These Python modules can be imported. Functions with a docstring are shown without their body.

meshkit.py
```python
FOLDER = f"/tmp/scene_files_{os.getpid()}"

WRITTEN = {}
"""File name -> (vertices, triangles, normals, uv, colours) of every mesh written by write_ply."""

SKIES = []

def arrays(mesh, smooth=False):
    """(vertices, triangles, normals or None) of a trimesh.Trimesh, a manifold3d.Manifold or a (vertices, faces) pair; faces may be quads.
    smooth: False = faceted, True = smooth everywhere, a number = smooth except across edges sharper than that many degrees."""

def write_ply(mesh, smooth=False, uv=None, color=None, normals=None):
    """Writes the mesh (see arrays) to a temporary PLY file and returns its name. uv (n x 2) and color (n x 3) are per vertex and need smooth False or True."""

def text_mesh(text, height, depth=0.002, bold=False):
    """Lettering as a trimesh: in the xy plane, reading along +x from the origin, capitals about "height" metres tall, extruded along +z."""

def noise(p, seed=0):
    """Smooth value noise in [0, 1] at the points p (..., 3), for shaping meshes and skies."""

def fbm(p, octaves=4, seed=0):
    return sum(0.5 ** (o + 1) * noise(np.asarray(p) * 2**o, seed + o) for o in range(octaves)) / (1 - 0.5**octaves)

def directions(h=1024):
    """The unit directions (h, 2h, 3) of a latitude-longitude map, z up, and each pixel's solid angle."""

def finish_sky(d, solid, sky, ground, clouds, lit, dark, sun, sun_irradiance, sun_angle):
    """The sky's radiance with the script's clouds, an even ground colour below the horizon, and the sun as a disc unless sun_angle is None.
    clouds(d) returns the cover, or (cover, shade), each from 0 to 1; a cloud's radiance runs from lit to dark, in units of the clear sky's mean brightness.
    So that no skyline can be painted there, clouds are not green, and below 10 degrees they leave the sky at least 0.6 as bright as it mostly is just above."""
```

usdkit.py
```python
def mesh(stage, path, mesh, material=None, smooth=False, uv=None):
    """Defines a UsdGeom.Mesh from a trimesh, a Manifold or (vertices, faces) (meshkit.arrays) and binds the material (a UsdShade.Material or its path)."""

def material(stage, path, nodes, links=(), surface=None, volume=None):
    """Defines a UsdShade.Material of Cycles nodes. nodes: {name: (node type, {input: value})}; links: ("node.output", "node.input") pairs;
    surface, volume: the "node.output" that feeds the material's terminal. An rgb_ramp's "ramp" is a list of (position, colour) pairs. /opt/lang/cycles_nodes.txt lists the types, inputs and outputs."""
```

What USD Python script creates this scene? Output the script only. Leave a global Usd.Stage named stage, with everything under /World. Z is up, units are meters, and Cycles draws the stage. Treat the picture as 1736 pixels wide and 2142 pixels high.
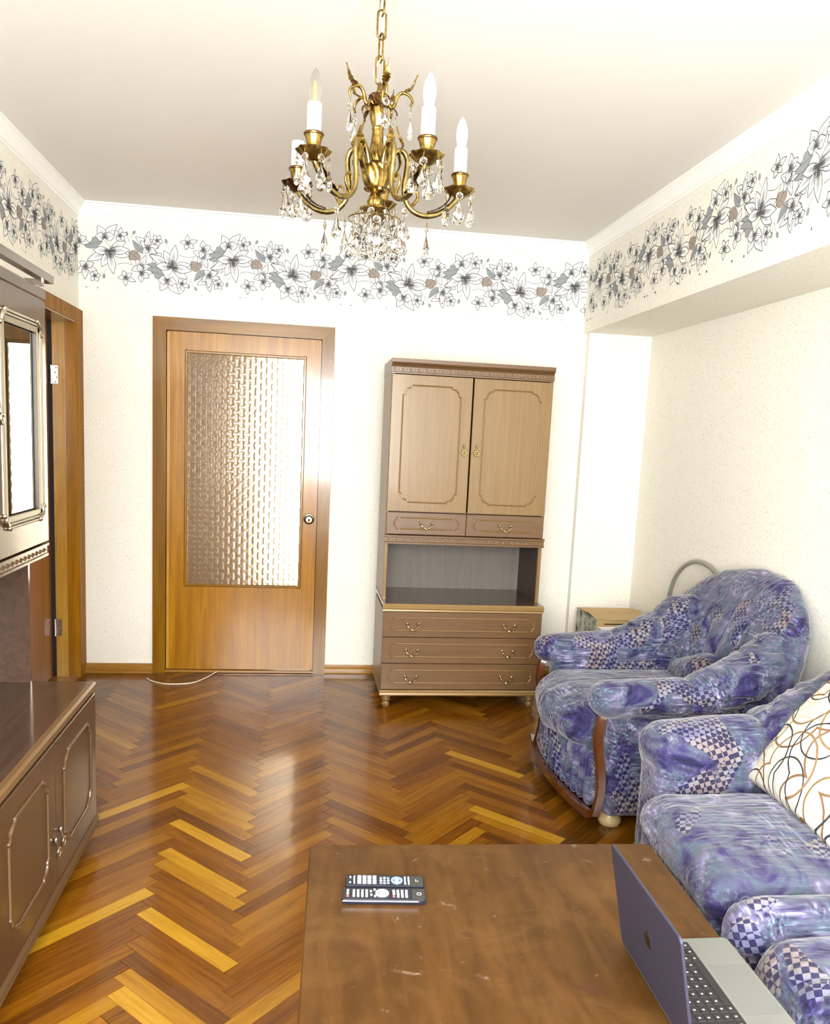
import math, random
import numpy as np, trimesh, manifold3d, usdkit, meshkit
from shapely.geometry import Polygon, LineString, Point, box as sbox
from shapely import affinity
from shapely.ops import unary_union
from pxr import Usd, UsdGeom, UsdLux, UsdShade, Sdf, Gf, Vt

stage = Usd.Stage.CreateInMemory()
UsdGeom.SetStageUpAxis(stage, 'Z')
UsdGeom.SetStageMetersPerUnit(stage, 1.0)
stage.SetDefaultPrim(UsdGeom.Xform.Define(stage, '/World').GetPrim())
UsdGeom.Scope.Define(stage, '/World/Looks')
PI = math.pi

# ------------------------------------------------------------------ camera, sky, lights, exposure
CAM = np.array([1.29602, -4.90582, 1.47409]); YAW, PITCH, ROLL, FPX, CYPX = 0.139065, -0.140672, 0.047194, 1681.12, 1157.0
EXPOSURE = 0.05
fwd = np.array([math.sin(YAW)*math.cos(PITCH), math.cos(YAW)*math.cos(PITCH), math.sin(PITCH)])
r0 = np.array([math.cos(YAW), -math.sin(YAW), 0]); u0 = np.cross(r0, fwd)
cr, sr = math.cos(ROLL), math.sin(ROLL)
rgt, up = cr*r0 + sr*u0, -sr*r0 + cr*u0
cam = UsdGeom.Camera.Define(stage, '/World/camera')
cam.CreateHorizontalApertureAttr(36.0)
cam.CreateVerticalApertureAttr(36.0*2142/1736)
cam.CreateFocalLengthAttr(36.0*FPX/1736)
cam.CreateVerticalApertureOffsetAttr((CYPX - 1071)/1736*36.0)
cam.CreateClippingRangeAttr(Gf.Vec2f(0.05, 100))
cam.CreateExposureAttr(EXPOSURE)
cam.AddTransformOp().Set(Gf.Matrix4d(*rgt, 0, *up, 0, *(-fwd), 0, *CAM, 1))

def rect_light(name, loc, rot, w, h, intensity, color):
    l = UsdLux.RectLight.Define(stage, '/World/' + name)
    l.CreateWidthAttr(w); l.CreateHeightAttr(h); l.CreateIntensityAttr(intensity); l.CreateColorAttr(Gf.Vec3f(*color))
    x = UsdGeom.Xformable(l); x.AddTranslateOp().Set(Gf.Vec3d(*loc)); x.AddRotateXYZOp().Set(Gf.Vec3f(*rot))
    return l
dome = UsdLux.DomeLight.Define(stage, '/World/sky'); dome.CreateIntensityAttr(3.0); dome.CreateColorAttr(Gf.Vec3f(.86, .93, 1.0))
# daylight of the window behind the camera (overcast sky seen through its opening)
rect_light('window_daylight', (1.35, -5.52, 1.57), (90, 0, 0), 2.15, 1.48, 27.0, (.98, .98, .95))

# daylight of another room reaching the hallway behind the glazed door
rect_light('hall_daylight', (2.36, 1.0, 1.4), (0, 90, 0), 1.6, 1.2, 10.0, (1.0, .95, .85))

# ------------------------------------------------------------------ helpers: scene tree
def numbered(parent, name):
    base, k, n = parent + '/' + name, 0, name
    while stage.GetPrimAtPath(parent + '/' + n):
        k += 1; n = '%s_%03d' % (name, k)
    return n
def keys(p, **kw):
    for k, v in kw.items():
        if v: p.SetCustomDataByKey(k, v)
    return p
def thing(name, label, cat, loc=(0, 0, 0), rotz=0.0, group=None, kind=None):
    x = UsdGeom.Xform.Define(stage, '/World/' + numbered('/World', name))
    x.AddTranslateOp().Set(Gf.Vec3d(*map(float, loc))); x.AddRotateZOp().Set(float(rotz))
    return keys(x.GetPrim(), label=label, category=cat, group=group, kind=kind)
def part(parent, name, mesh, m, smooth=35, label=None, kind=None):
    pp = str(parent.GetPath())
    pr = usdkit.mesh(stage, pp + '/' + numbered(pp, name), mesh, m, smooth).GetPrim()
    return keys(pr, label=label, kind=kind)
def solo(name, mesh, m, label, cat, group=None, smooth=35, kind=None):
    pr = usdkit.mesh(stage, '/World/' + numbered('/World', name), mesh, m, smooth).GetPrim()
    return keys(pr, label=label, category=cat, group=group, kind=kind)
def struct(name, mesh, m, label, cat, smooth=False):
    return solo(name, mesh, m, label, cat, None, smooth, 'structure')
def copy_of(root, loc, rotz=0.0, label=None):
    was = root.GetCustomData()
    base = root.GetName()
    r = thing(base, label or was['label'], was['category'], loc, rotz, was.get('group'))
    r.GetReferences().AddInternalReference(root.GetPath()); r.SetInstanceable(True)
    return r

# ------------------------------------------------------------------ helpers: meshes
def T(vs, fs): return trimesh.Trimesh(np.asarray(vs, float), np.asarray(fs, int), process=False)
def cat_(*ms):
    ms = [m for m in (ms[0] if len(ms) == 1 and isinstance(ms[0], (list, tuple)) else ms)]
    return trimesh.util.concatenate(ms)
def hull(pts): return trimesh.convex.convex_hull(np.asarray(pts, float))
def bx(x0, x1, y0, y1, z0, z1, b=0.0):
    x0, x1 = min(x0, x1), max(x0, x1); y0, y1 = min(y0, y1), max(y0, y1); z0, z1 = min(z0, z1), max(z0, z1)
    if b <= 0:
        m = trimesh.creation.box([x1-x0, y1-y0, z1-z0]); m.apply_translation([(x0+x1)/2, (y0+y1)/2, (z0+z1)/2]); return m
    P = []
    for x, sx in ((x0, 1), (x1, -1)):
        for y, sy in ((y0, 1), (y1, -1)):
            for z, sz in ((z0, 1), (z1, -1)):
                P += [(x, y+sy*b, z+sz*b), (x+sx*b, y, z+sz*b), (x+sx*b, y+sy*b, z)]
    return hull(P)
def tube(path, rad, n=8, closed=False, caps=True):
    P = np.asarray(path, float); k = len(P)
    R = np.broadcast_to(np.asarray(rad, float), (k,)) if np.ndim(rad) == 0 else np.asarray(rad, float)
    t = np.roll(P, -1, 0) - np.roll(P, 1, 0) if closed else np.gradient(P, axis=0)
    t /= np.maximum(np.linalg.norm(t, axis=1, keepdims=True), 1e-12)
    a = np.array([0, 0, 1.0]) if abs(t[0][2]) < .9 else np.array([1.0, 0, 0])
    nrm = np.cross(t[0], a); nrm /= np.linalg.norm(nrm); V = []
    for i in range(k):
        nrm = nrm - t[i]*(nrm @ t[i]); nrm /= max(np.linalg.norm(nrm), 1e-12)
        b = np.cross(t[i], nrm)
        for j in range(n):
            q = 2*PI*j/n; V.append(P[i] + R[i]*(math.cos(q)*nrm + math.sin(q)*b))
    F = []
    for i in range(k if closed else k-1):
        for j in range(n):
            a0, a1 = i*n+j, i*n+(j+1) % n; i2 = (i+1) % k; b0, b1 = i2*n+j, i2*n+(j+1) % n
            F += [(a0, a1, b1), (a0, b1, b0)]
    if not closed and caps:
        V += [P[0], P[-1]]; c0, c1 = k*n, k*n+1
        for j in range(n): F += [(c0, (j+1) % n, j), (c1, (k-1)*n+j, (k-1)*n+(j+1) % n)]
    m = T(V, F); m.fix_normals() if False else None
    if m.volume < 0: m.invert()
    return m
def lathe(prof, n=24, flute=None):
    V, F = [], []; k = len(prof)
    for i, (r, z) in enumerate(prof):
        for j in range(n):
            q = 2*PI*j/n; rr = r*(1 + (flute(q, z) if flute else 0)); V.append((rr*math.cos(q), rr*math.sin(q), z))
    for i in range(k-1):
        for j in range(n):
            a0, a1, b0, b1 = i*n+j, i*n+(j+1) % n, (i+1)*n+j, (i+1)*n+(j+1) % n
            F += [(a0, a1, b1), (a0, b1, b0)]
    V += [(0, 0, prof[0][1]), (0, 0, prof[-1][1])]
    for j in range(n): F += [(k*n, (j+1) % n, j), (k*n+1, (k-1)*n+j, (k-1)*n+(j+1) % n)]
    m = T(V, F)
    if m.volume < 0: m.invert()
    return m
def move(m, d=(0, 0, 0), rz=0, rx=0, ry=0, s=None):
    m = m.copy()
    if s is not None: m.apply_scale(s)
    for a, ax in ((rx, [1, 0, 0]), (ry, [0, 1, 0]), (rz, [0, 0, 1])):
        if a: m.apply_transform(trimesh.transformations.rotation_matrix(a, ax))
    m.apply_translation(d); return m
def extrude(poly, h):
    gs = getattr(poly, 'geoms', [poly])
    return cat_([trimesh.creation.extrude_polygon(g, h, engine='earcut') for g in gs if g.area > 1e-9])
def front(poly, y0, y1):
    """a shapely polygon in (x, z) given depth from y0 to y1"""
    m = extrude(poly, abs(y1-y0)); v = m.vertices.copy()
    m.vertices = np.stack([v[:, 0], max(y0, y1) - v[:, 2], v[:, 1]], 1)
    return m
def side(poly, x0, x1):
    """a shapely polygon in (y, z) given depth from x0 to x1"""
    m = extrude(poly, abs(x1-x0)); v = m.vertices.copy()
    m.vertices = np.stack([min(x0, x1) + v[:, 2], v[:, 0], v[:, 1]], 1)
    return m
def run(prof, x0, x1):
    """a moulding: profile of (y, z) points swept along x"""
    return side(Polygon(prof), x0, x1)
def curve(pts, n=24):
    P = np.asarray(pts, float); k = len(P); t = np.linspace(0, k-1, n); out = []
    for s in t:
        i = min(int(s), k-2); f = s-i
        p0, p1, p2, p3 = P[max(i-1, 0)], P[i], P[i+1], P[min(i+2, k-1)]
        out.append(.5*(2*p1 + (p2-p0)*f + (2*p0-5*p1+4*p2-p3)*f*f + (3*p1-p0-3*p2+p3)*f**3))
    return np.array(out)
def ball(c, r, sub=2, s=(1, 1, 1)):
    m = trimesh.creation.icosphere(sub, 1.0); m.vertices = m.vertices*np.asarray(s)*r + np.asarray(c); return m

# surface nets: the zero level of f(points) as a smooth mesh
def level(f, lo, hi, h):
    lo, hi = np.asarray(lo, float), np.asarray(hi, float); n = np.ceil((hi-lo)/h).astype(int)+1
    ax = [lo[k] + h*np.arange(n[k]) for k in range(3)]
    G = np.stack(np.meshgrid(*ax, indexing='ij'), -1)
    D = f(G.reshape(-1, 3)).reshape(n)
    S = D < 0
    cs = np.array(list(np.ndindex(2, 2, 2)))
    sub = lambda A, c: A[c[0]:n[0]-1+c[0], c[1]:n[1]-1+c[1], c[2]:n[2]-1+c[2]]
    acc = np.zeros(tuple(n-1)+(3,)); cnt = np.zeros(tuple(n-1))
    for i in range(8):
        for j in range(i+1, 8):
            if np.abs(cs[i]-cs[j]).sum() != 1: continue
            a, b = sub(D, cs[i]), sub(D, cs[j]); x = (a < 0) != (b < 0)
            t = np.where(x, a/np.where(x, a-b, 1), 0)
            acc += np.where(x[..., None], cs[i] + t[..., None]*(cs[j]-cs[i]), 0); cnt += x
    on = cnt > 0; idx = -np.ones(tuple(n-1), int); idx[on] = np.arange(on.sum())
    I = np.argwhere(on); V = lo + h*(I + acc[on]/cnt[on][:, None])
    F = []
    for k in range(3):
        a, b = (k+1) % 3, (k+2) % 3
        s0 = np.take(S, range(n[k]-1), k); s1 = np.take(S, range(1, n[k]), k); x = s0 != s1
        for inv in (False, True):
            E = np.argwhere(x & (s0 == (not inv)))
            E = E[(E[:, a] > 0) & (E[:, b] > 0) & (E[:, a] < n[a]-1) & (E[:, b] < n[b]-1)]
            q = []
            for da, db in ((1, 1), (0, 1), (0, 0), (1, 0)):
                e = E.copy(); e[:, a] -= da; e[:, b] -= db; q.append(idx[e[:, 0], e[:, 1], e[:, 2]])
            q = np.stack(q, 1)
            if inv: q = q[:, ::-1]
            F.append(q)
    F = np.vstack(F); F = np.vstack([F[:, [0, 1, 2]], F[:, [0, 2, 3]]])
    m = T(V, F)
    if m.volume < 0: m.invert()
    return m
def smin(a, b, k): 
    hh = np.clip(.5 + .5*(b-a)/k, 0, 1); return b*(1-hh) + a*hh - k*hh*(1-hh)
def sd_box(p, c, hs, r, axes=None):
    q = p - np.asarray(c)
    if axes is not None: q = q @ np.asarray(axes).T
    q = np.abs(q) - (np.asarray(hs) - r)
    return np.linalg.norm(np.maximum(q, 0), axis=1) + np.minimum(q.max(1), 0) - r
def sd_chain(p, pts, rads, s=(1, 1, 1)):
    s = np.asarray(s, float); p = p/s; d = np.full(len(p), 1e9); P = np.asarray(pts, float)/s
    for i in range(len(P)-1):
        ab = P[i+1]-P[i]; t = np.clip(((p-P[i]) @ ab)/(ab @ ab), 0, 1)
        d = np.minimum(d, np.linalg.norm(p-P[i]-t[:, None]*ab, axis=1) - (rads[i]+(rads[i+1]-rads[i])*t))
    return d*s.min()
def sd_ell(p, c, r):
    q = (p-np.asarray(c))/np.asarray(r); k = np.linalg.norm(q, axis=1); return (k-1)*min(r)

# ------------------------------------------------------------------ helpers: materials
def mat(name, nodes, links=(), surface='p.BSDF'): return usdkit.material(stage, '/World/Looks/' + name, nodes, links, surface)
def plain(name, col, rough=.5, metal=0., **kw):
    return mat(name, {'p': ('principled_bsdf', dict(base_color=col, roughness=rough, metallic=metal, **kw))})
def wood(name, ramp, stretch, rough=.35, scale=14., coat=0., bump=.15, dist=1.2, rot=(0, 0, 0), vary=0.):
    n = {'t': ('texture_coordinate', {}), 'm0': ('mapping', {'rotation': rot}), 'm': ('mapping', {'scale': stretch}),
         'n': ('noise_texture', {'scale': scale, 'detail': 6., 'roughness': .6, 'distortion': dist}),
         'f': ('noise_texture', {'scale': scale*7, 'detail': 2.}),
         'mx': ('mix_float', {'fac': .25}), 'r': ('rgb_ramp', {'ramp': ramp}),
         'b': ('bump', {'strength': bump, 'distance': .0015}),
         'p': ('principled_bsdf', {'roughness': rough, 'coat_weight': coat, 'coat_roughness': .08})}
    l = [('t.object', 'm0.vector'), ('m0.vector', 'm.vector'), ('m.vector', 'n.vector'), ('m.vector', 'f.vector'), ('n.fac', 'mx.a'), ('f.fac', 'mx.b'), ('mx.result', 'r.fac'),
         ('r.color', 'p.base_color'), ('mx.result', 'b.height'), ('b.normal', 'p.normal')]
    return mat(name, n, l)
# ------------------------------------------------------------------ the room
W, W2, ZC, ZB, YF = 2.965, 3.385, 2.69, 2.165, -5.42
def paper(name, col, speck, bump=.35):
    return mat(name, {'t': ('geometry', {}), 'n': ('noise_texture', {'scale': 150., 'detail': 4., 'roughness': .7}),
        'm': ('mapping', {'scale': (1, 1, .55)}), 'v': ('voronoi_texture', {'scale': 120., 'randomness': 1.}),
        'n2': ('noise_texture', {'scale': 60., 'detail': 2.}),
        'r': ('rgb_ramp', {'ramp': [(0, speck), (.34, speck), (.44, col), (1, col)]}),
        'b': ('bump', {'strength': bump, 'distance': .003}),
        'p': ('principled_bsdf', {'roughness': .75, 'specular_ior_level': .25})},
        [('t.position', 'm.vector'), ('m.vector', 'n.vector'), ('m.vector', 'n2.vector'), ('n.fac', 'r.fac'), ('r.color', 'p.base_color'), ('n.fac', 'b.height'), ('b.normal', 'p.normal')])
M_wall = paper('wallpaper', (.86, .83, .74), (.60, .57, .48))
M_ceil = paper('ceiling_paint', (.80, .775, .72), (.76, .73, .67), .2)
M_white = plain('white_moulding', (.92, .91, .88), .45)
M_dark = plain('dark_gap', (.02, .015, .012), .8)
M_hall = plain('hall_paint', (.62, .52, .36), .8)
M_varnish = wood('varnished_door_wood', [(.25, (.19, .070, .001)), (.5, (.31, .128, .002)), (.75, (.46, .215, .006))], (1, 1, .05), .24, 16., .35, .25)
M_pine = wood('pine_wood', [(.25, (.30, .135, .012)), (.5, (.45, .235, .03)), (.75, (.56, .33, .06))], (1, 1, .05), .25, 22., .5, .3, 2.)
M_casing = wood('casing_wood', [(.25, (.12, .046, .0005)), (.5, (.20, .085, .001)), (.75, (.29, .138, .003))], (1, 1, .05), .24, 14., .35, .2)
M_casing2 = mat('casing_wood_matt', {'t': ('texture_coordinate', {}), 'm': ('mapping', {'scale': (1, 1, .05)}), 'n': ('noise_texture', {'scale': 14., 'detail': 6., 'distortion': 1.2}), 'r': ('rgb_ramp', {'ramp': [(.25, (.17, .062, .001)), (.5, (.27, .11, .003)), (.75, (.36, .165, .008))]}), 'p': ('principled_bsdf', {'roughness': .5, 'specular_ior_level': .12})}, [('t.object', 'm.vector'), ('m.vector', 'n.vector'), ('n.fac', 'r.fac'), ('r.color', 'p.base_color')])
M_casing_h = wood('casing_wood_level', [(.25, (.12, .046, .0005)), (.5, (.20, .085, .001)), (.75, (.29, .138, .003))], (.05, 1, 1), .24, 14., .35, .2)
M_skirt = wood('skirting_wood', [(.25, (.18, .075, .010)), (.5, (.30, .14, .022)), (.75, (.40, .21, .04))], (.06, .06, 1), .22, 14., .6, .2)

RB = (.475, 1.38, 2.034)                       # back doorway
wall_back = struct('wall_back', front(sbox(-.15, -.02, 3.6, 2.8).difference(sbox(RB[0], -.1, RB[1], RB[2])), 0, .15), M_wall,
       'cream speckled wallpaper back wall with the glazed door and flower border', 'wall')
wall_left = struct('wall_left', side(sbox(YF-.15, -.02, 0.0, 2.8).difference(sbox(-1.0, -.1, -.123, 2.031)), -.15, 0), M_wall,
       'cream wallpaper left wall behind the long wall unit', 'wall')
wall_right = struct('wall_right', bx(W2, W2+.15, YF-.15, .0, -.02, 2.8), M_wall, 'cream speckled right wall behind the armchair and sofa', 'wall')
bulk = struct('wall_bulkhead', bx(W, W2, YF, 0, ZB, 2.75), M_wall, 'boxed beam under the ceiling along the right wall with flower border', 'wall')
struct('wall_pier', bx(2.986, W2, -.053, 0, -.02, ZB), M_wall, 'shallow white pier in the corner between cabinet and armchair', 'wall')
fw = struct('wall_front', front(sbox(-.15, -.02, 3.6, 2.8).difference(sbox(.25, .82, 2.45, 2.32)), YF-.15, YF), M_wall, 'window wall behind the viewer', 'wall')
struct('ceiling', bx(-.15, 3.6, YF-.15, .15, ZC, ZC+.1), M_ceil, 'plain off-white ceiling above the chandelier', 'ceiling')
# window in the front wall
wn = thing('window_1', 'white framed window behind the viewer', 'window', (0, YF-.1, 0), kind='structure')
for x0, x1, z0, z1 in ((.25, .32, .82, 2.32), (2.38, 2.45, .82, 2.32), (1.31, 1.38, .82, 2.32)): part(wn, 'frame_upright', bx(x0, x1, 0, .06, z0, z1, .006), M_white)
for z0 in (.82, 2.25): part(wn, 'frame_rail', bx(.32, 2.38, 0, .06, z0, z0+.07, .006), M_white)
part(wn, 'sill', bx(.18, 2.52, .06, .22, .78, .82, .008), M_white)
# cornice: one profile swept round the room with mitres
prof = [(0.0, ZC-.072), (.006, ZC-.072), (.008, ZC-.060), (.014, ZC-.058), (.018, ZC-.046), (.030, ZC-.028), (.040, ZC-.020), (.042, ZC-.012), (.050, ZC-.010), (.051, ZC), (0, ZC)]
def ring(o): return [(o, -o), (W-o, -o), (W-o, YF+o), (o, YF+o)]
V = [(x, y, z) for o, z in prof for x, y in ring(o)]; F = []
for i in range(len(prof)):
    for j in range(4):
        a, b, c, d = i*4+j, i*4+(j+1) % 4, ((i+1) % len(prof))*4+(j+1) % 4, ((i+1) % len(prof))*4+j
        F += [(a, b, c), (a, c, d)]
cm = T(V, F); cm.invert() if cm.volume < 0 else None
struct('trim_1', cm, M_white, 'stepped white ceiling cornice running round the room', 'cornice', 25)
# skirting
sk = [(0, 0), (-.020, 0), (-.022, .006), (-.022, .030), (-.012, .040), (-.008, .050), (0, .052)]
bb = thing('baseboard_back', 'low varnished skirting boards along the back wall either side of the glazed door', 'skirting board', kind='structure')
part(bb, 'skirting_board', run(sk, .02, .409), M_skirt); part(bb, 'skirting_board', run(sk, 1.444, 2.98), M_skirt)
part(bb, 'quadrant_strip', run([(-.022, 0), (-.036, 0), (-.034, .009), (-.022, .013)], .02, .409), M_skirt)
br = struct('baseboard_right', move(run(sk, 0, 5.3), (W2, -.06, 0), rz=-PI/2), M_skirt, 'varnished skirting board low on the right wall', 'skirting board', 30)

# ---- back door (door_1): casing, leaf, woven glass, knob
d1 = thing('door_1', 'honey varnished wooden door with large woven-pattern glass pane', 'door', (0, 0, 0), kind='structure')
cz = -.026
def casing(pts, m): return part(d1, 'casing', front(Polygon(pts), cz, 0.0), m)
xo0, xi0, xi1, xo1, zi, zo = .409, .483, 1.372, 1.444, 2.028, 2.10
casing([(xo0, 0), (xi0, 0), (xi0, zi), (xo0, zo)], M_casing); casing([(xi1, 0), (xo1, 0), (xo1, zo), (xi1, zi)], M_casing); casing([(xo0, zo), (xi0, zi), (xi1, zi), (xo1, zo)], M_casing_h)
part(d1, 'jamb', bx(RB[0], xi0+.012, 0.02, .15, 0, RB[2]), M_casing); part(d1, 'jamb', bx(xi1-.012, RB[1], 0.02, .15, 0, RB[2]), M_casing)
part(d1, 'jamb', bx(RB[0], RB[1], .02, .15, zi-.01, RB[2]), M_casing_h)
part(d1, 'threshold', bx(RB[0], RB[1], -.022, .15, 0, .016, .004), M_skirt)
gx0, gx1, gz0, gz1 = .599, 1.272, .545, 1.915
yl0, yl1 = -.012, .028
g = .004
lf = part(d1, 'leaf', front(sbox(xi0+g, .022, xi1-g, zi-g).difference(sbox(gx0, gz0, gx1, gz1)), yl0, yl1), M_varnish)
# inset beads round the glass
for a in (((gx0-.012, gx0+.006), (gz0-.012, gz1+.012)), ((gx1-.006, gx1+.012), (gz0-.012, gz1+.012))):
    part(lf, 'glazing_bead', bx(a[0][0], a[0][1], yl0-.006, yl0+.012, a[1][0], a[1][1], .004), M_casing)
for z in (gz0, gz1): part(lf, 'glazing_bead', bx(gx0-.0125, gx1+.0125, yl0-.0068, yl0+.0115, z-.010, z+.008, .004), M_casing_h)
part(lf, 'stop_strip', bx(xi0+g, xi0+.018, yl0-.004, yl0, .03, zi-.01), M_pine)
# woven relief glass
p_ = .0316; nx, nz = 170, 346
X, Z = np.meshgrid(np.linspace(gx0, gx1, nx), np.linspace(gz0, gz1, nz))
a, b = X/p_, Z/p_; i, j = np.round(a), np.round(b); fa, fb = a-i, b-j
def flat(t, h, e): u = np.clip((h-np.abs(t))/e, 0, 1); return u*u*(3-2*u)
even = (i+j) % 2 == 0
def bars(a_, b_, par):           # strands passing over: long in a, short in b, on every other cell
    out = np.zeros_like(a_)
    for di in (-1, 0, 1):
        ii = np.round(a_)+di; jj = np.round(b_); on = ((ii+jj) % 2) == par
        out = np.maximum(out, np.where(on, flat(a_-ii, .86, .16)*flat(b_-jj, .40, .14), 0))
    return out
bh_, bv_ = bars(a, b, 0), bars(b, a, 1)
Hf = .0006*bh_ + bv_*(.0014 + .017*(.16-fa*fa) + .2*p_*fa)*(1-.9*bh_)
n0 = nx*nz; Vg = np.vstack([np.stack([X.ravel(), (.004 - Hf).ravel(), Z.ravel()], 1), np.stack([X.ravel(), np.full(n0, .0085), Z.ravel()], 1)])
q = np.arange(n0).reshape(nz, nx); A, B, C, Dd = q[:-1, :-1].ravel(), q[:-1, 1:].ravel(), q[1:, 1:].ravel(), q[1:, :-1].ravel()
Fg = [np.stack([A, B, C], 1), np.stack([A, C, Dd], 1)]
edge = np.concatenate([q[0, :], q[1:, -1], q[-1, -2::-1], q[-2:0:-1, 0]]); e2 = np.roll(edge, -1)
Vb = np.array([[gx0, .0085, gz0], [gx1, .0085, gz0], [gx1, .0085, gz1], [gx0, .0085, gz1]])
Fb = np.vstack([np.stack([q[:-1, :-1].ravel(), q[1:, 1:].ravel(), q[:-1, 1:].ravel()], 1), np.stack([q[:-1, :-1].ravel(), q[1:, :-1].ravel(), q[1:, 1:].ravel()], 1)]) + n0
Fs = np.vstack([np.stack([edge, edge+n0, e2], 1), np.stack([e2, edge+n0, e2+n0], 1)])
gm = T(Vg, np.vstack(Fg + [Fb, Fs])); gm.invert() if gm.volume < 0 else None
M_weave = mat('woven_glass', {'a': ('attribute', {'attribute': 'strand'}), 'r': ('rgb_ramp', {'ramp': [(.15, (.42, .42, .42)), (.6, (.03, .03, .03))]}), 'c': ('rgb_ramp', {'ramp': [(.15, (.93, .80, .58)), (.6, (1, .97, .90))]}),
    'p': ('principled_bsdf', dict(transmission_weight=1., ior=1.35))}, [('a.fac', 'r.fac'), ('a.fac', 'c.fac'), ('r.color', 'p.roughness'), ('c.color', 'p.base_color')])
gp = part(lf, 'glass_pane', gm, M_weave, True, label='clear glass pressed with a basket-weave relief')
UsdGeom.PrimvarsAPI(gp).CreatePrimvar('strand', Sdf.ValueTypeNames.FloatArray, 'vertex').Set(Vt.FloatArray.FromNumpy(np.r_[np.maximum(bh_, bv_).ravel(), np.zeros(n0)].astype(np.float32)))
M_chrome = plain('worn_chrome', (.62, .58, .5), .18, 1.)
M_knob = plain('bronze_knob', (.26, .23, .18), .22, 1.)
M_brassd = plain('dark_brass', (.30, .23, .13), .3, 1.)
kn = part(lf, 'knob', move(lathe([(.0, 0), (.031, 0), (.033, .004), (.030, .009), (.016, .012), (.013, .022), (.022, .032), (.027, .044), (.026, .054), (.019, .060), (0, .0605)], 28), (1.322, yl0, .966), rx=PI/2), M_knob)
part(kn, 'keyhole', move(lathe([(0, 0), (.006, 0), (.006, .002), (0, .002)], 12), (1.322, yl0-.060, .966), rx=PI/2), M_dark)
# ---- hallway seen through the glass
hall = thing('hallway', 'hallway behind the woven glass door, brown on its left and daylit on its right', 'hallway', kind='structure')
part(hall, 'hall_floor', bx(-.6, 2.4, .15, 1.9, -.06, 0), M_skirt); part(hall, 'hall_ceiling', bx(-.6, 2.4, .15, 1.9, 2.6, 2.7), M_hall)
part(hall, 'hall_wall', front(sbox(-.6, 0, 2.4, 2.6).difference(sbox(1.06, .25, 2.2, 2.25)), 1.8, 1.9), M_hall)
part(hall, 'hall_wall', bx(-.7, -.6, .15, 1.9, 0, 2.6), M_hall); part(hall, 'hall_wall', bx(2.4, 2.5, .15, 1.9, 0, 2.6), M_hall)
M_day = mat('daylit_window', {'e': ('emission', {'color': (1, .98, .92), 'strength': 9.0})}, surface='e.emission')
part(hall, 'hall_window', bx(1.06, 2.2, 1.86, 1.88, .25, 2.25), M_day, label='bright daylit window')
M_ward = wood('dark_brown_wood', [(.25, (.06, .034, .010)), (.5, (.10, .056, .016)), (.75, (.14, .08, .026))], (1, 1, .06), .5)
part(hall, 'hall_wardrobe', bx(-.3, .93, 1.15, 1.75, 0, 2.2, .01), M_ward)

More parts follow.
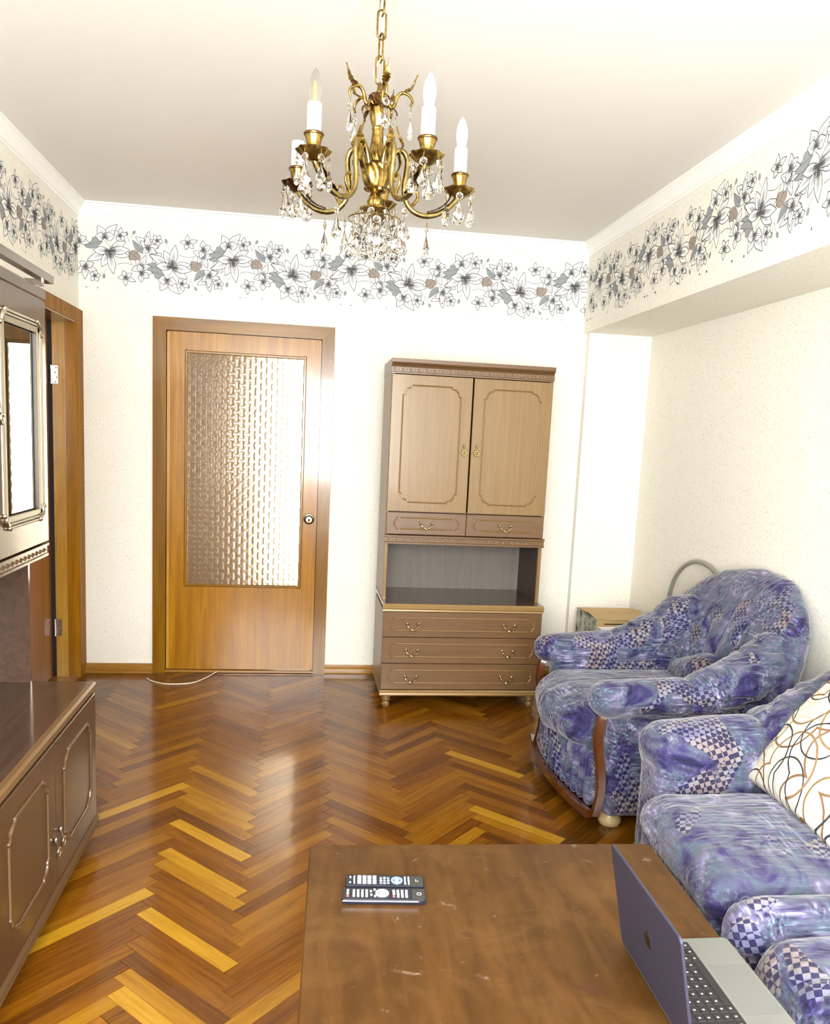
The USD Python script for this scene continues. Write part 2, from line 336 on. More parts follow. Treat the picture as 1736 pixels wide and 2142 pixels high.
# ---- left doorway (door_2)
d2 = thing('door_2', 'left doorway with varnished casing and hinged brown leaf beside the wall unit', 'door', (0, 0, 0), kind='structure')
part(d2, 'casing', side(Polygon([(-.004, 0), (-.123, 0), (-.123, 2.031), (-.004, 2.104)]), 0, .022), M_casing2)
part(d2, 'casing', side(Polygon([(-.004, 2.104), (-.123, 2.031), (-1.0, 2.031), (-1.075, 2.104)]), 0, .022), M_casing2)
part(d2, 'casing', side(Polygon([(-1.0, 0), (-1.075, 0), (-1.075, 2.104), (-1.0, 2.031)]), 0, .022), M_casing2)
part(d2, 'jamb', bx(-.045, .018, -.126, -.108, 0, 2.031), M_varnish); part(d2, 'jamb', bx(-.110, -.045, -.132, -.108, 0, 2.031), M_pine, label='pale pine jamb lining')
part(d2, 'jamb', bx(-.15, .018, -1.0, -.12, 2.022, 2.04), M_casing_h); part(d2, 'jamb', bx(-.15, .018, -1.01, -.985, 0, 2.031), M_casing)
for z in (1.735, .30):
    h = part(d2, 'hinge', cat_(bx(-.109, -.078, -.1345, -.131, z-.05, z+.05, .001), tube([(-.114, -.137, z-.05), (-.114, -.137, z+.05)], .006, 10)), M_chrome)
    for k, (sx, sz) in enumerate(((-.088, .038), (-.094, .012), (-.086, -.014), (-.093, -.04))): part(h, 'screw', ball((sx, -.1348, z+sz), .0035, 1, (1, .35, 1)), M_dark)
M_redwood = wood('red_brown_wood', [(.25, (.13, .035, .008)), (.5, (.24, .075, .014)), (.75, (.33, .12, .03))], (1, 1, .05), .3, 12., .4)
part(d2, 'leaf', bx(-.165, -.127, -.985, -.152, .01, 2.02, .003), M_redwood, label='red-brown closed leaf')
part(d2, 'stop_strip', bx(-.19, -.110, -.128, -.108, 0, 2.031), M_dark); part(d2, 'back_board', bx(-.24, -.2, -1.2, 0.15, -.06, 2.1), M_dark); part(d2, 'threshold', bx(-.2, .004, -1.0, -.12, -.06, .006), M_skirt)
# ------------------------------------------------------------------ printed flower border on the wallpaper (flat print, a hair proud of the paper)
M_ink = plain('border_ink', (.085, .085, .09), .8, specular_ior_level=.1); M_gleaf = plain('border_grey_leaf', (.30, .32, .33), .8, specular_ior_level=.1)
M_bleaf = plain('border_taupe_leaf', (.33, .28, .24), .8, specular_ior_level=.1); M_petal = plain('border_petal_white', (.90, .89, .85), .8, specular_ior_level=.1); M_shade = plain('border_petal_grey', (.42, .42, .42), .8, specular_ior_level=.1)
K_ = .000637
layers = []                                          # (colour, polygon) painted back to front
def paint(col, g, knock=True):
    global layers
    if knock: layers = [(c, q.difference(g)) for c, q in layers]
    layers.append((col, g))
def P2(x, y): return ((x-305)*K_, -(y-350-.078*(x-305))*K_)
def petal_shape(c, tip, w, n=14):
    c, tip = np.array(c), np.array(tip); d = tip-c; L = np.linalg.norm(d); d = d/L; nn_ = np.array([-d[1], d[0]])
    t = np.linspace(0, 1, n); prof = (np.sin(PI*t**.85)**.8)*(1-.12*t)*w/2; prof[0] = w*.05
    wav = 1 + .10*np.sin(t*9+w*900)
    return c, d, nn_, L, t, prof*wav
def petal(cx, cy, tx, ty, w, veins=4, ln=4.2):
    c, d, nn_, L, t, pr = petal_shape(P2(cx, cy), P2(tx, ty), w*K_)
    A = [c + d*L*a + nn_*p for a, p in zip(t, pr)]; B = [c + d*L*a - nn_*p for a, p in zip(t, pr)]
    g = Polygon(A + B[::-1]).buffer(0); paint('petal', g)
    ring_ = g.boundary.buffer(ln*.5*K_, 2).intersection(g.buffer(ln*K_))
    paint('ink', ring_, False)
    for k in range(veins):
        f = (k+.5)/veins*2-1; l = .42 + .22*math.cos(f*2.2) + .10*((k*37) % 5)/5
        pts = [c + d*L*a + nn_*f*.62*np.interp(a, t, pr) for a in np.linspace(.04, l, 6)]
        wd = np.linspace(3.6, 1.2, 6)*K_
        paint('ink', unary_union([LineString(pts[i:i+2]).buffer(wd[i]*.62, 2) for i in range(5)]).intersection(g), False)
    sh = Polygon([c + d*L*a + nn_*s_*np.interp(a, t, pr)*.9 for s_, aa in ((1, np.linspace(.03, .30, 5)), (-1, np.linspace(.30, .03, 5))) for a in aa]).buffer(0)
    layers.insert(len(layers)-veins-1, ('shade', sh))
def leaf(pts, col):
    P = curve([P2(*p) for p in pts] + [P2(*pts[0])], 26); g = Polygon(P).buffer(0); paint(col, g)
    paint('ink', g.boundary.buffer(1.0*K_, 2), False)
    paint('ink', LineString([P[0], g.centroid.coords[0], P[len(P)//2]]).buffer(1.0*K_).intersection(g), False)
def stem(pts, w=2.2): paint('ink', LineString(curve([P2(*p) for p in pts], 14)).buffer(w*.5*K_, 2), False)
def bud(x, y, a, L=34, w=20, col='gleaf'):
    g = affinity.translate(affinity.rotate(affinity.scale(Point(0, 0).buffer(.5, 8), L*K_, w*K_), a, origin=(0, 0)), *P2(x, y)); paint(col, g); paint('ink', g.boundary.buffer(1.1*K_, 2), False)
def bloom(x, y, tips, w, veins=3):
    for tx, ty in tips: petal(x, y, x+(tx-x)*1.1, y+(ty-y)*1.1, w*1.12, veins)
    c = Point(*P2(x, y)).buffer(5*K_, 5); paint('ink', c, False)
    for k in range(5):
        a = k*1.26+.4; stem([(x, y), (x+14*math.cos(a), y-14*math.sin(a))], 1.6)
leaf([(245, 275), (215, 240), (165, 235), (150, 270), (95, 300), (120, 325), (190, 325)], 'gleaf')
leaf([(500, 258), (540, 285), (600, 330), (612, 358), (570, 370), (520, 330)], 'gleaf')
leaf([(470, 360), (520, 345), (570, 400), (550, 432), (500, 430), (470, 420)], 'bleaf')
leaf([(630, 462), (690, 455), (725, 490), (762, 545), (715, 560), (660, 540), (640, 500)], 'gleaf')
stem([(265, 265), (300, 300), (318, 340)], 3); stem([(470, 275), (462, 240), (452, 210)]); stem([(470, 270), (490, 230), (515, 195)]); stem([(285, 505), (262, 530), (258, 560)]); stem([(370, 465), (440, 455), (500, 475), (560, 490)], 3); stem([(440, 330), (470, 370), (480, 430), (500, 470)], 3); stem([(600, 320), (560, 345), (520, 380)]); stem([(430, 520), (450, 545), (445, 570)])
bud(452, 205, 100); bud(514, 196, 60); bud(256, 566, 80, 38, 22)
bloom(45, 262, [(40, 190), (130, 282), (20, 330), (105, 235)], 44)
bloom(265, 238, [(212, 145), (360, 138), (195, 225), (340, 225)], 64, 4)
bloom(620, 292, [(535, 240), (640, 196), (725, 275), (715, 325), (610, 345)], 46)
bloom(570, 492, [(535, 428), (612, 400), (665, 497), (597, 578), (498, 515)], 46)
bloom(395, 225, [(350, 185), (405, 160), (450, 205), (430, 260), (370, 262)], 36, 2); bloom(180, 560, [(140, 540), (150, 600), (205, 605), (225, 555), (190, 515)], 34, 2); bloom(700, 410, [(650, 390), (690, 352), (745, 380), (740, 440), (680, 455)], 40, 3)
bloom(100, 480, [(40, 530), (95, 580), (185, 515), (165, 455), (60, 440)], 46)
bloom(442, 578, [(382, 580), (440, 645), (520, 612), (490, 545), (420, 525)], 34, 2)
bloom(305, 352, [(130, 425), (245, 475), (180, 345), (430, 278), (335, 530), (455, 395), (462, 345)], 62, 6)
COLS = dict(petal=M_petal, shade=M_shade, gleaf=M_gleaf, bleaf=M_bleaf, ink=M_ink)
ORDER = ['petal', 'shade', 'gleaf', 'bleaf', 'ink']
motif = {c: unary_union([g for k, g in layers if k == c]).simplify(.00025).buffer(0) for c in ORDER}
flipped = {c: affinity.scale(g, 1, -1, origin=(0, 0)) for c, g in motif.items()}
PER, ZL = .3395, 2.442
def border(parent, place, length, start, dots):
    """place(m): takes a print lying in (x along, y up, z out of the wall) onto its wall"""
    strip = sbox(0, 2.18, length, 2.615)
    acc = {c: Polygon() for c in ORDER}; n = 0; x = start
    while x < length + .5:
        new = {c: affinity.translate(g, x, ZL - (.066 if n % 2 else 0)).intersection(strip) for c, g in (motif, flipped)[n % 2].items()}
        foot = unary_union([new[c] for c in ('petal', 'gleaf', 'bleaf')])
        acc = {c: unary_union([acc[c].difference(foot), new[c]]) for c in ORDER}; x += PER; n += 1
    rg = random.Random(3); x = .04; ds = []
    while x < length and dots:
        if rg.random() < .6: ds.append(sbox(x, 2.234, x+rg.choice([.005, .007, .010])*dots, 2.234+.009*dots))
        x += rg.choice([.035, .06, .09, .12])
    acc['ink'] = unary_union([acc['ink']] + ds)
    for li, c in enumerate(ORDER):
        gs = [acc[c]]
        ms = []
        for g in gs:
            for q in getattr(g, 'geoms', [g]):
                if q.geom_type == 'Polygon' and q.area > 2e-7:
                    v, f = trimesh.creation.triangulate_polygon(q, engine='earcut'); ms.append(T(np.c_[v, np.full(len(v), .0004 + .0002*li)], f))
        part(parent, {'petal': 'border_petals', 'shade': 'border_petal_shading', 'gleaf': 'border_leaves', 'bleaf': 'border_taupe_leaves', 'ink': 'border_drawing'}[c], place(cat_(ms)), COLS[c], False, kind='stuff')
def on_back(m): v = m.vertices; m.vertices = np.stack([v[:, 0], -v[:, 2], v[:, 1]], 1); return m
def on_left(m): v = m.vertices; m.vertices = np.stack([v[:, 2], v[:, 0]-3.6, v[:, 1]], 1); return m
def on_beam(m): v = m.vertices; m.vertices = np.stack([W - v[:, 2], -v[:, 0], v[:, 1]], 1); return m
border(wall_back, on_back, W, .169, .6); border(wall_left, on_left, 3.6, .15, .6); border(bulk, on_beam, 4.4, .225, 1.1)
# ------------------------------------------------------------------ herringbone parquet
def parquet_mat(name, ramp, ang, island=False):
    n = {'t': ('texture_coordinate', {}), 'm0': ('mapping', {'rotation': (0, 0, ang)}), 'm': ('mapping', {'scale': (.07, 1, 1)}),
         'oi': ('object_info', {}), 'cx': ('combine_xyz', {}), 'ml': ('math', {'math_type': 'multiply', 'value2': 37.}), 'va': ('vector_math', {'math_type': 'add'}),
         'n': ('noise_texture', {'scale': 42., 'detail': 5., 'roughness': .6, 'distortion': 1.6}), 'r': ('rgb_ramp', {'ramp': ramp}),
         'n2': ('noise_texture', {'scale': 7., 'detail': 2.}), 'b': ('bump', {'strength': .10, 'distance': .002}), 'b2': ('bump', {'strength': .12, 'distance': .012}),
         'p': ('principled_bsdf', {'roughness': .26, 'specular_ior_level': .14, 'coat_weight': .36, 'coat_roughness': .10})}
    l = [('t.object', 'm0.vector'), ('m0.vector', 'm.vector'), ('m.vector', 'va.vector1'), ('ml.value', 'cx.z'), ('cx.vector', 'va.vector2'), ('va.vector', 'n.vector'),
         ('t.object', 'n2.vector'), ('n2.fac', 'b2.height'), ('n.fac', 'b.height'), ('b2.normal', 'b.normal'), ('b.normal', 'p.normal'), ('b2.normal', 'p.coat_normal')]
    if island:
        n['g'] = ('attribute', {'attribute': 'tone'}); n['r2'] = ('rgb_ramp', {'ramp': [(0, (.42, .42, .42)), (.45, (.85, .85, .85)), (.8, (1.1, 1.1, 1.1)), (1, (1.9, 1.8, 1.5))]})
        n['mx'] = ('mix_color', {'blend_type': 'multiply', 'fac': 1.})
        l += [('g.fac', 'ml.value1'), ('g.fac', 'r2.fac'), ('n.fac', 'r.fac'), ('r.color', 'mx.a'), ('r2.color', 'mx.b'), ('mx.result', 'p.base_color')]
    else:
        l += [('oi.random', 'ml.value1'), ('n.fac', 'r.fac'), ('r.color', 'p.base_color')]
    return mat(name, n, l)
tones = [[(.090, .026, .003), (.150, .050, .006), (.200, .072, .010)], [(.130, .040, .004), (.205, .070, .008), (.260, .098, .013)],
         [(.165, .056, .005), (.255, .095, .010), (.320, .130, .017)], [(.210, .080, .007), (.310, .128, .014), (.375, .165, .024)],
         [(.290, .125, .010), (.420, .200, .020), (.480, .245, .035)], [(.400, .200, .018), (.540, .290, .035), (.600, .345, .060)]]
tones = [[tuple(c*f for c, f in zip(t, (.70, .66, .30))) for t in tt] for tt in tones]
FM = [[parquet_mat('parquet_%s_%s' % ('abcdef'[k], 'ud'[d]), [(.28, t[0]), (.5, t[1]), (.72, t[2])], (-PI/4, PI/4)[d]) for d in (0, 1)] for k, t in enumerate(tones)]
FS = parquet_mat('parquet_rest', [(.28, tones[1][0]), (.5, tones[2][1]), (.72, tones[2][2])], -PI/4, True)
floor = struct('floor', bx(-.15, 3.6, YF-.15, .15, -.06, -.012), M_dark, 'glossy orange-brown herringbone parquet floor', 'floor')
L_, w_, s2 = .412, .0515, math.sqrt(.5); fx0, fy0 = .564, -2.0
rng = random.Random(7)
planks = []
room = sbox(0, YF, W2, 0)
for k in range(-90, 110):
    for m in range(-9, 11):
        for d in (0, 1):
            u, v = k*w_ + m*L_, k*w_ - m*L_
            q = [(u, v), (u+L_, v), (u+L_, v+w_), (u, v+w_)] if d == 0 else [(u+L_, v+w_-L_), (u+L_+w_, v+w_-L_), (u+L_+w_, v+w_), (u+L_, v+w_)]
            pts = [(fx0 + (a-b)*s2, fy0 + (a+b)*s2) for a, b in q]
            if max(p[0] for p in pts) < 0 or min(p[0] for p in pts) > W2 or max(p[1] for p in pts) < YF or min(p[1] for p in pts) > 0: continue
            planks.append((d, pts))
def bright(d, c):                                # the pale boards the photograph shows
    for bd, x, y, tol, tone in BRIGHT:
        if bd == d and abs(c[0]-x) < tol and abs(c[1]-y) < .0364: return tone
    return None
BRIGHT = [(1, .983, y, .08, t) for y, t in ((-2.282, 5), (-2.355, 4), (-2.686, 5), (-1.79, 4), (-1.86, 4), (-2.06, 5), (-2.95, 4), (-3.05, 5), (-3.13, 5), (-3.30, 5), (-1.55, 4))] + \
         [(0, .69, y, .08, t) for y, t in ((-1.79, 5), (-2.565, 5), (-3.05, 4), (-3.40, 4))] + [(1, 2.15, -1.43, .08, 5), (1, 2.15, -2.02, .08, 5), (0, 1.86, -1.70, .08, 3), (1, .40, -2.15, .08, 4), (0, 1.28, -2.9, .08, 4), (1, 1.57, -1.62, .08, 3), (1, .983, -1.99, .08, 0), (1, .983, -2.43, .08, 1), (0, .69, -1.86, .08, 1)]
def plank_mesh(pts, rg):
    P = np.array(pts); c = P.mean(0); e = .0005
    In = P + (c-P)/np.linalg.norm(c-P, axis=1, keepdims=True)*e*1.4
    In2 = P + (c-P)/np.linalg.norm(c-P, axis=1, keepdims=True)*.0018
    t = np.array([rg.gauss(0, .0009), rg.gauss(0, .0009)]); z = (In2-c) @ t
    Vv = np.vstack([np.c_[In, np.full(4, -.013)], np.c_[In, z-.0009], np.c_[In2, z]])
    Ff = [(8, 9, 10), (8, 10, 11)]
    for a in range(4):
        b = (a+1) % 4
        for o in (0, 4): Ff += [(o+a, o+b, o+4+b), (o+a, o+4+b, o+4+a)]
    return T(Vv, Ff)
def clip(pts):
    g = Polygon(pts).intersection(room)
    return g if g.area > 2e-4 else None
seen, rest = [], []
for d, pts in planks:
    c = np.mean(pts, 0); g = clip(pts)
    if g is None: continue
    v = np.array([c[0], c[1], 0]) - CAM; zc = v @ fwd
    px, py = 868 + FPX*(v @ rgt)/zc, CYPX - FPX*(v @ up)/zc if zc > 0 else 0
    hid = (c[0] < .56 and c[1] < -2.12) or (1.40 < c[0] < 2.2 and -3.9 < c[1] < -2.35) or (c[0] > 2.42 and c[1] < -1.36) or (1.8 < c[0] < 2.6 and c[1] > -.5) or c[0] > 2.75 or (c[0] > 2.15 and c[1] < -2.3)
    ok = zc > .8 and -25 < px < 1760 and 1380 < py < 2190 and not hid and g.area > .9*L_*w_
    (seen if ok else rest).append((zc, d, pts, g))
seen.sort(key=lambda s: s[0]); rest += seen[300:]; seen = seen[:300]
for zc, d, pts, g in seen:
    c = np.mean(pts, 0); tn = bright(d, c)
    if tn is None: tn = rng.choices([0, 1, 2, 3, 4], [2, 4, 6, 4, .35])[0]
    part(floor, 'parquet_block', plank_mesh(pts, rng), FM[tn][d], False)
ms = []
for zc, d, pts, g in rest:
    if g.area > .97*L_*w_: ms.append(plank_mesh(pts, rng))
    else:
        m = extrude(g.buffer(-.0004), .013); m.apply_translation((0, 0, -.013)); ms.append(m)
pb = part(floor, 'parquet_blocks', cat_(ms), FS, False, kind='stuff')
tone = np.concatenate([np.full(len(m.vertices), rng.random()) for m in ms]).astype(np.float32)
UsdGeom.PrimvarsAPI(pb).CreatePrimvar('tone', Sdf.ValueTypeNames.FloatArray, 'vertex').Set(Vt.FloatArray.FromNumpy(tone))
# ------------------------------------------------------------------ veneered wall furniture (fronts face -y in their own space)
vn = lambda k: [(.25, tuple(.80*c*k for c in (.205, .117, .035))), (.5, tuple(c*k for c in (.205, .117, .035))), (.75, tuple(1.2*c*k for c in (.205, .117, .035)))]
M_ven = wood('walnut_veneer', vn(1.0), (1, 1, .035), .38, 60., .10, .12, .4)
M_venh = wood('walnut_veneer_level', [(.25, (.105, .054, .021)), (.5, (.135, .070, .028)), (.75, (.165, .088, .036))], (.035, 1, 1), .36, 60., .10, .12, .4)
M_venu = wood('dark_gloss_veneer', [(.25, (.052, .025, .011)), (.5, (.068, .034, .016)), (.75, (.086, .045, .021))], (1, 1, .035), .28, 60., .25, .08, .4)
M_top = wood('dark_walnut_top', [(.25, (.050, .027, .018)), (.5, (.070, .040, .027)), (.75, (.092, .054, .036))], (.05, 1, 1), .16, 40., .5, .1, .4)
M_edge = plain('gilded_moulding', (.27, .165, .06), .28, .15)
M_bead = plain('bead_moulding', (.20, .115, .042), .24, .1)
M_edgeu = plain('brown_gilt_edge', (.17, .095, .04), .25, .1); M_beadu = plain('brown_bead', (.115, .062, .028), .2, .1)
M_inner = plain('dark_veneer_inside', (.055, .028, .022), .45)
M_back = wood('grey_back_board', [(.3, (.115, .096, .078)), (.5, (.135, .113, .093)), (.7, (.155, .13, .108))], (1, 1, .05), .6, 30.)
M_brass = plain('brass', (.45, .34, .16), .24, 1.)
M_steel = plain('old_silver', (.55, .50, .40), .25, 1.)

def bead(p0, p1, r, y):
    """half-round bead between two (x, z) points on a front at y"""
    return tube([(p0[0], y, p0[1]), (p1[0], y, p1[1])], r, 8)
def frame(x0, x1, z0, z1, y, r=.004, c=.05, sides='tblr'):
    """the ornate panel outline: four beads and four hollow corner scrolls"""
    ms = []; cs = []; sides, only = sides or '', sides is None
    if 't' in sides: ms.append(bead((x0+c*1.25, z1), (x1-c*1.25, z1), r, y))
    if 'b' in sides: ms.append(bead((x0+c*1.25, z0), (x1-c*1.25, z0), r, y))
    if 'l' in sides: ms += [bead((x0, z0+c*1.25), (x0, z1-c*1.25), r, y), bead((x1, z0+c*1.25), (x1, z1-c*1.25), r, y)]
    for sx, X0 in ((1, x0), (-1, x1)):
        for sz, Z0 in ((1, z0), (-1, z1)):
            P = [(X0+sx*c*1.1, y, Z0+sz*c*.02), (X0+sx*c*.95, y, Z0+sz*c*.22), (X0+sx*c*.62, y, Z0+sz*c*.30), (X0+sx*c*.32, y, Z0+sz*c*.60), (X0+sx*c*.24, y, Z0+sz*c*.95), (X0+sx*c*.02, y, Z0+sz*c*1.1)]
            cs.append(cat_(tube(curve(P, 14), r*np.array([.9, 1.2, 1, .9, 1, 1.2, 1.3, 1.3, 1.2, 1, .9, 1, 1.2, .9]), 7), ball(P[0], r*1.35, 1), ball(P[-1], r*1.35, 1)))
    return cs if only else cat_(ms + cs)
def end_scrolls(x0, x1, z0, z1, y, r=.004):
    ms = [bead((x0+.03, z1), (x1-.03, z1), r, y), bead((x0+.03, z0), (x1-.03, z0), r, y)]
    h = z1-z0
    for sx, X0 in ((1, x0), (-1, x1)):
        P = [(X0+sx*.012, y, z1), (X0+sx*.004, y, z1-h*.2), (X0-sx*.006, y, z1-h*.38), (X0+sx*.003, y, z1-h*.5), (X0-sx*.006, y, z1-h*.62), (X0+sx*.004, y, z1-h*.8), (X0+sx*.012, y, z0)]
        ms += [tube(curve(P, 16), r*.95, 6), ball(P[0], r*1.3, 1), ball(P[-1], r*1.3, 1)]
    return cat_(ms)
def bail(x, z, y, w=.062):
    P = curve([(x-w/2, y-.004, z), (x-w/2-.002, y-.020, z-.004), (x-w*.38, y-.024, z-.016), (x-w*.16, y-.024, z-.024), (x, y-.026, z-.029), (x+w*.16, y-.024, z-.024), (x+w*.38, y-.024, z-.016), (x+w/2+.002, y-.020, z-.004), (x+w/2, y-.004, z)], 33)
    ms = [tube(P, .0030 + .0014*np.exp(-((np.arange(33)-16)/3.)**2), 7), ball((x, y-.026, z-.030), .006, 1, (1.4, 1, .8))]
    for s in (-1, 1): ms += [ball((x+s*w/2, y-.005, z), .0085, 2, (1, .7, 1)), ball((x+s*(w/2+.006), y-.003, z+.008), .005, 1), ball((x+s*w*.34, y-.024, z-.018), .0048, 1)]
    return cat_(ms)
def drop_ring(x, z, y):
    a = np.linspace(0, 2*PI, 17)[:-1]
    return cat_(ball((x, y-.006, z+.024), .008, 2, (.8, .8, 1.2)), tube([(x, y-.010, z+.020), (x, y-.014, z+.002)], .003, 6),
                tube([(x+.013*math.cos(t), y-.014, z-.012+.012*math.sin(t)) for t in a], .0042, 7, True), ball((x, y-.014, z-.012), .007, 1, (1, .6, 1)), ball((x, y-.014, z-.026), .005, 1))
def turned_foot(x, y, h=.07):
    return move(lathe([(0, 0), (.016, 0), (.022, .008), (.024, .018), (.018, .026), (.016, .032), (.024, .040), (.026, .048), (.024, .056), (.03, .062), (.03, h), (0, h)], 20), (x, y, 0))
def frieze_beads(x0, x1, z, y, pitch=.021):
    ms = []; n = int((x1-x0)/pitch)
    for k in range(n):
        x = x0 + (k+.5)*(x1-x0)/n
        if k % 2 == 0: ms.append(move(trimesh.creation.torus(.0062, .0018, 10, 5), (x, y, z), rx=PI/2))
        else: ms.append(ball((x, y, z), .0028, 1))
    return cat_(ms)
def drawer(t, x0, x1, z0, z1, y, pulls, name='drawer'):
    d = part(t, name, bx(x0, x1, y, y+.018, z0, z1, .0022), M_venh)
    part(d, 'moulding', end_scrolls(x0+.045, x1-.045, z0+(z1-z0)*.26, z1-(z1-z0)*.24, y-.0008), M_bead)
    for x in pulls: part(d, 'handle', bail(x, z0+(z1-z0)*.52, y), M_brass)
    return d

# ---- two-door cabinet by the back wall
cab = thing('cabinet', 'tall narrow brown cabinet with two upper doors, open niche and three drawers', 'cabinet', (1.733, -.16, 0))
cw, db, du = .888, .50, .405
for x in (.035, cw-.035):
    for y in (-db+.03, -.05): part(cab, 'foot', turned_foot(x, y), M_bead)
part(cab, 'plinth', run([(-db-.004, .07), (-db-.010, .078), (-db-.006, .088), (-db-.010, .094), (-db-.004, .102), (0, .102), (0, .07)], -.004, cw+.004), M_edge, False)
part(cab, 'base_side', bx(0, .018, -db+.020, 0, .10, .545, .0015), M_ven); part(cab, 'base_side', bx(cw-.018, cw, -db+.020, 0, .10, .545, .0015), M_ven)
part(cab, 'base_back', bx(.018, cw-.018, -.012, -.004, .10, .545), M_inner)
zz = [.104, .2525, .401, .545]
for k in range(3): drawer(cab, .0, cw, zz[k]+.0015, zz[k+1]-.0015, -db, (.165, cw-.185))
part(cab, 'counter', bx(-.003, cw+.003, -db+.004, 0, .572, .588), M_top, label='dark glossy counter board')
part(cab, 'counter_edge', run([(-db, .545), (-db-.008, .548), (-db-.006, .556), (-db-.014, .562), (-db-.014, .580), (-db-.008, .5883), (-db+.004, .5883), (-db+.004, .545)], -.004, cw+.004), M_edge, False, label='pale gold moulded edge')
# upper case
ztop = 1.893
part(cab, 'upper_side', bx(0, .018, -du, 0, .588, ztop-.01, .0015), M_ven); part(cab, 'upper_side', bx(cw-.018, cw, -du, 0, .588, ztop-.01, .0015), M_ven)
part(cab, 'niche_back', bx(.018, cw-.018, -.016, -.006, .588, 1.09), M_back)
part(cab, 'upper_back', bx(.018, cw-.018, -.016, -.006, 1.09, ztop-.02), M_inner)
part(cab, 'niche_side', bx(cw-.021, cw-.018, -du+.006, -.016, .589, .905), M_inner); part(cab, 'niche_side', bx(.018, .021, -du+.006, -.016, .589, .905), M_inner)
part(cab, 'shelf', bx(.018, cw-.018, -du+.004, -.016, .908, .93), M_inner); part(cab, 'shelf', bx(.018, cw-.018, -du+.024, -.016, 1.073, 1.087), M_inner)
fz = part(cab, 'lower_frieze', run([(-du, .905), (-du-.020, .905), (-du-.020, .914), (-du-.014, .917), (-du-.014, .940), (-du-.022, .943), (-du-.022, .952), (-du, .955)], -.006, cw+.006), M_venh, False)
part(fz, 'carved_beads', frieze_beads(.01, cw-.01, .9285, -du-.0145), M_bead, kind='stuff')
for x0, x1, in ((.004, cw/2-.001), (cw/2+.001, cw-.004)): drawer(cab, x0, x1, .958, 1.078, -du-.018, ((x0+x1)/2,), 'small_drawer')
for k, (x0, x1) in enumerate(((.003, cw/2-.004), (cw/2+.004, cw-.003))):
    dr = part(cab, 'cabinet_door', bx(x0, x1, -du-.019, -du-.001, 1.083, 1.812, .002), M_ven)
    part(dr, 'moulding', frame(x0+.062, x1-.062, 1.135, 1.757, -du-.0195, .0042, .048), M_bead)
    part(dr, 'handle', drop_ring(x1-.032 if k == 0 else x0+.030, 1.425, -du-.019), M_brass)
cro = part(cab, 'crown', run([(-du, 1.816), (-du-.014, 1.816), (-du-.014, 1.824), (-du-.018, 1.826), (-du-.018, 1.850), (-du-.010, 1.853), (-du-.016, 1.860), (-du-.028, 1.868), (-du-.034, 1.874), (-du-.034, ztop), (0, ztop), (0, 1.816)], -.0015, cw+.0015), M_venh, False)
part(cro, 'carved_beads', frieze_beads(.005, cw-.005, 1.838, -du-.0185), M_bead, kind='stuff')

# ---- long wall unit on the left: low cupboards, niche, glazed upper cases
U0, U1, PIT = -1.39, 0.0, .462
unit = thing('wall_unit', 'long brown wall unit with low cupboards, open niche and glazed upper doors', 'wall unit', (.075, -2.09, 0), 90)
db, du = .50, .355
for x in (U1-.04, U1-PIT, U1-2*PIT, U0+.04):
    for y in (-db+.06, -.05): part(unit, 'foot', turned_foot(x, y), M_bead)
part(unit, 'plinth', run([(-db-.018, .062), (-db-.026, .070), (-db-.020, .082), (-db-.026, .090), (-db-.018, .102), (0, .102), (0, .062)], U0, U1+.004), M_beadu, False)
for x in (U0, U1-.018, U1-PIT-.009, U1-2*PIT-.009): part(unit, 'base_side', bx(x, x+.018, -db, 0, .10, .55, .0015), M_venu)
part(unit, 'base_back', bx(U0, U1, -.012, -.004, .10, .55), M_inner)
for k in range(3):
    x1 = U1-.002-k*PIT; x0 = x1-PIT+.004
    dr = part(unit, 'cupboard_door', bx(x0, x1, -db-.018, -db, .106, .551, .002), M_venu)
    part(dr, 'moulding', frame(x0+.08, x1-.075, .186, .482, -db-.019, .0048, .042), M_beadu)
    part(dr, 'handle', drop_ring(x0+.022 if k != 1 else x1-.022, .245 if k != 1 else .235, -db-.018), M_steel)
part(unit, 'counter', bx(U0, U1+.003, -db+.002, 0, .575, .590), M_top, label='dark glossy counter board')
part(unit, 'counter_edge', run([(-db, .551), (-db-.010, .554), (-db-.010, .561), (-db-.020, .566), (-db-.020, .583), (-db-.014, .5903), (-db+.002, .5903), (-db+.002, .551)], U0, U1+.004), M_edgeu, False, label='pale gold moulded edge')
part(unit, 'niche_side', bx(U1-.018, U1, -du+.045, 0, .590, 1.035, .001), M_top); part(unit, 'niche_side', bx(U0, U0+.018, -du+.045, 0, .590, 1.035, .001), M_top)
part(unit, 'niche_back', bx(U0, U1, -.012, -.004, .590, 1.035), M_inner)
part(unit, 'shelf', bx(U0+.001, U1-.001, -du, 0, 1.036, 1.054, .001), M_inner)
fz = part(unit, 'lower_frieze', run([(-du, 1.030), (-du-.016, 1.030), (-du-.016, 1.038), (-du-.011, 1.040), (-du-.011, 1.062), (-du-.018, 1.065), (-du-.018, 1.073), (-du, 1.076)], U0-.0015, U1+.0015), M_venu, False)
part(fz, 'carved_beads', frieze_beads(U0+.005, U1-.005, 1.051, -du-.0115, .018), M_beadu, kind='stuff')
for x in (U0, U1-.016, U1-PIT-.008, U1-2*PIT-.008): part(unit, 'upper_side', bx(x, x+.016, -du, 0, 1.05, 1.88, .001), M_venu)
part(unit, 'upper_back', bx(U0, U1, -.012, -.004, 1.05, 1.88), M_inner)
M_frame = plain('grey_gilt_frame', (.23, .195, .13), .34, .1)
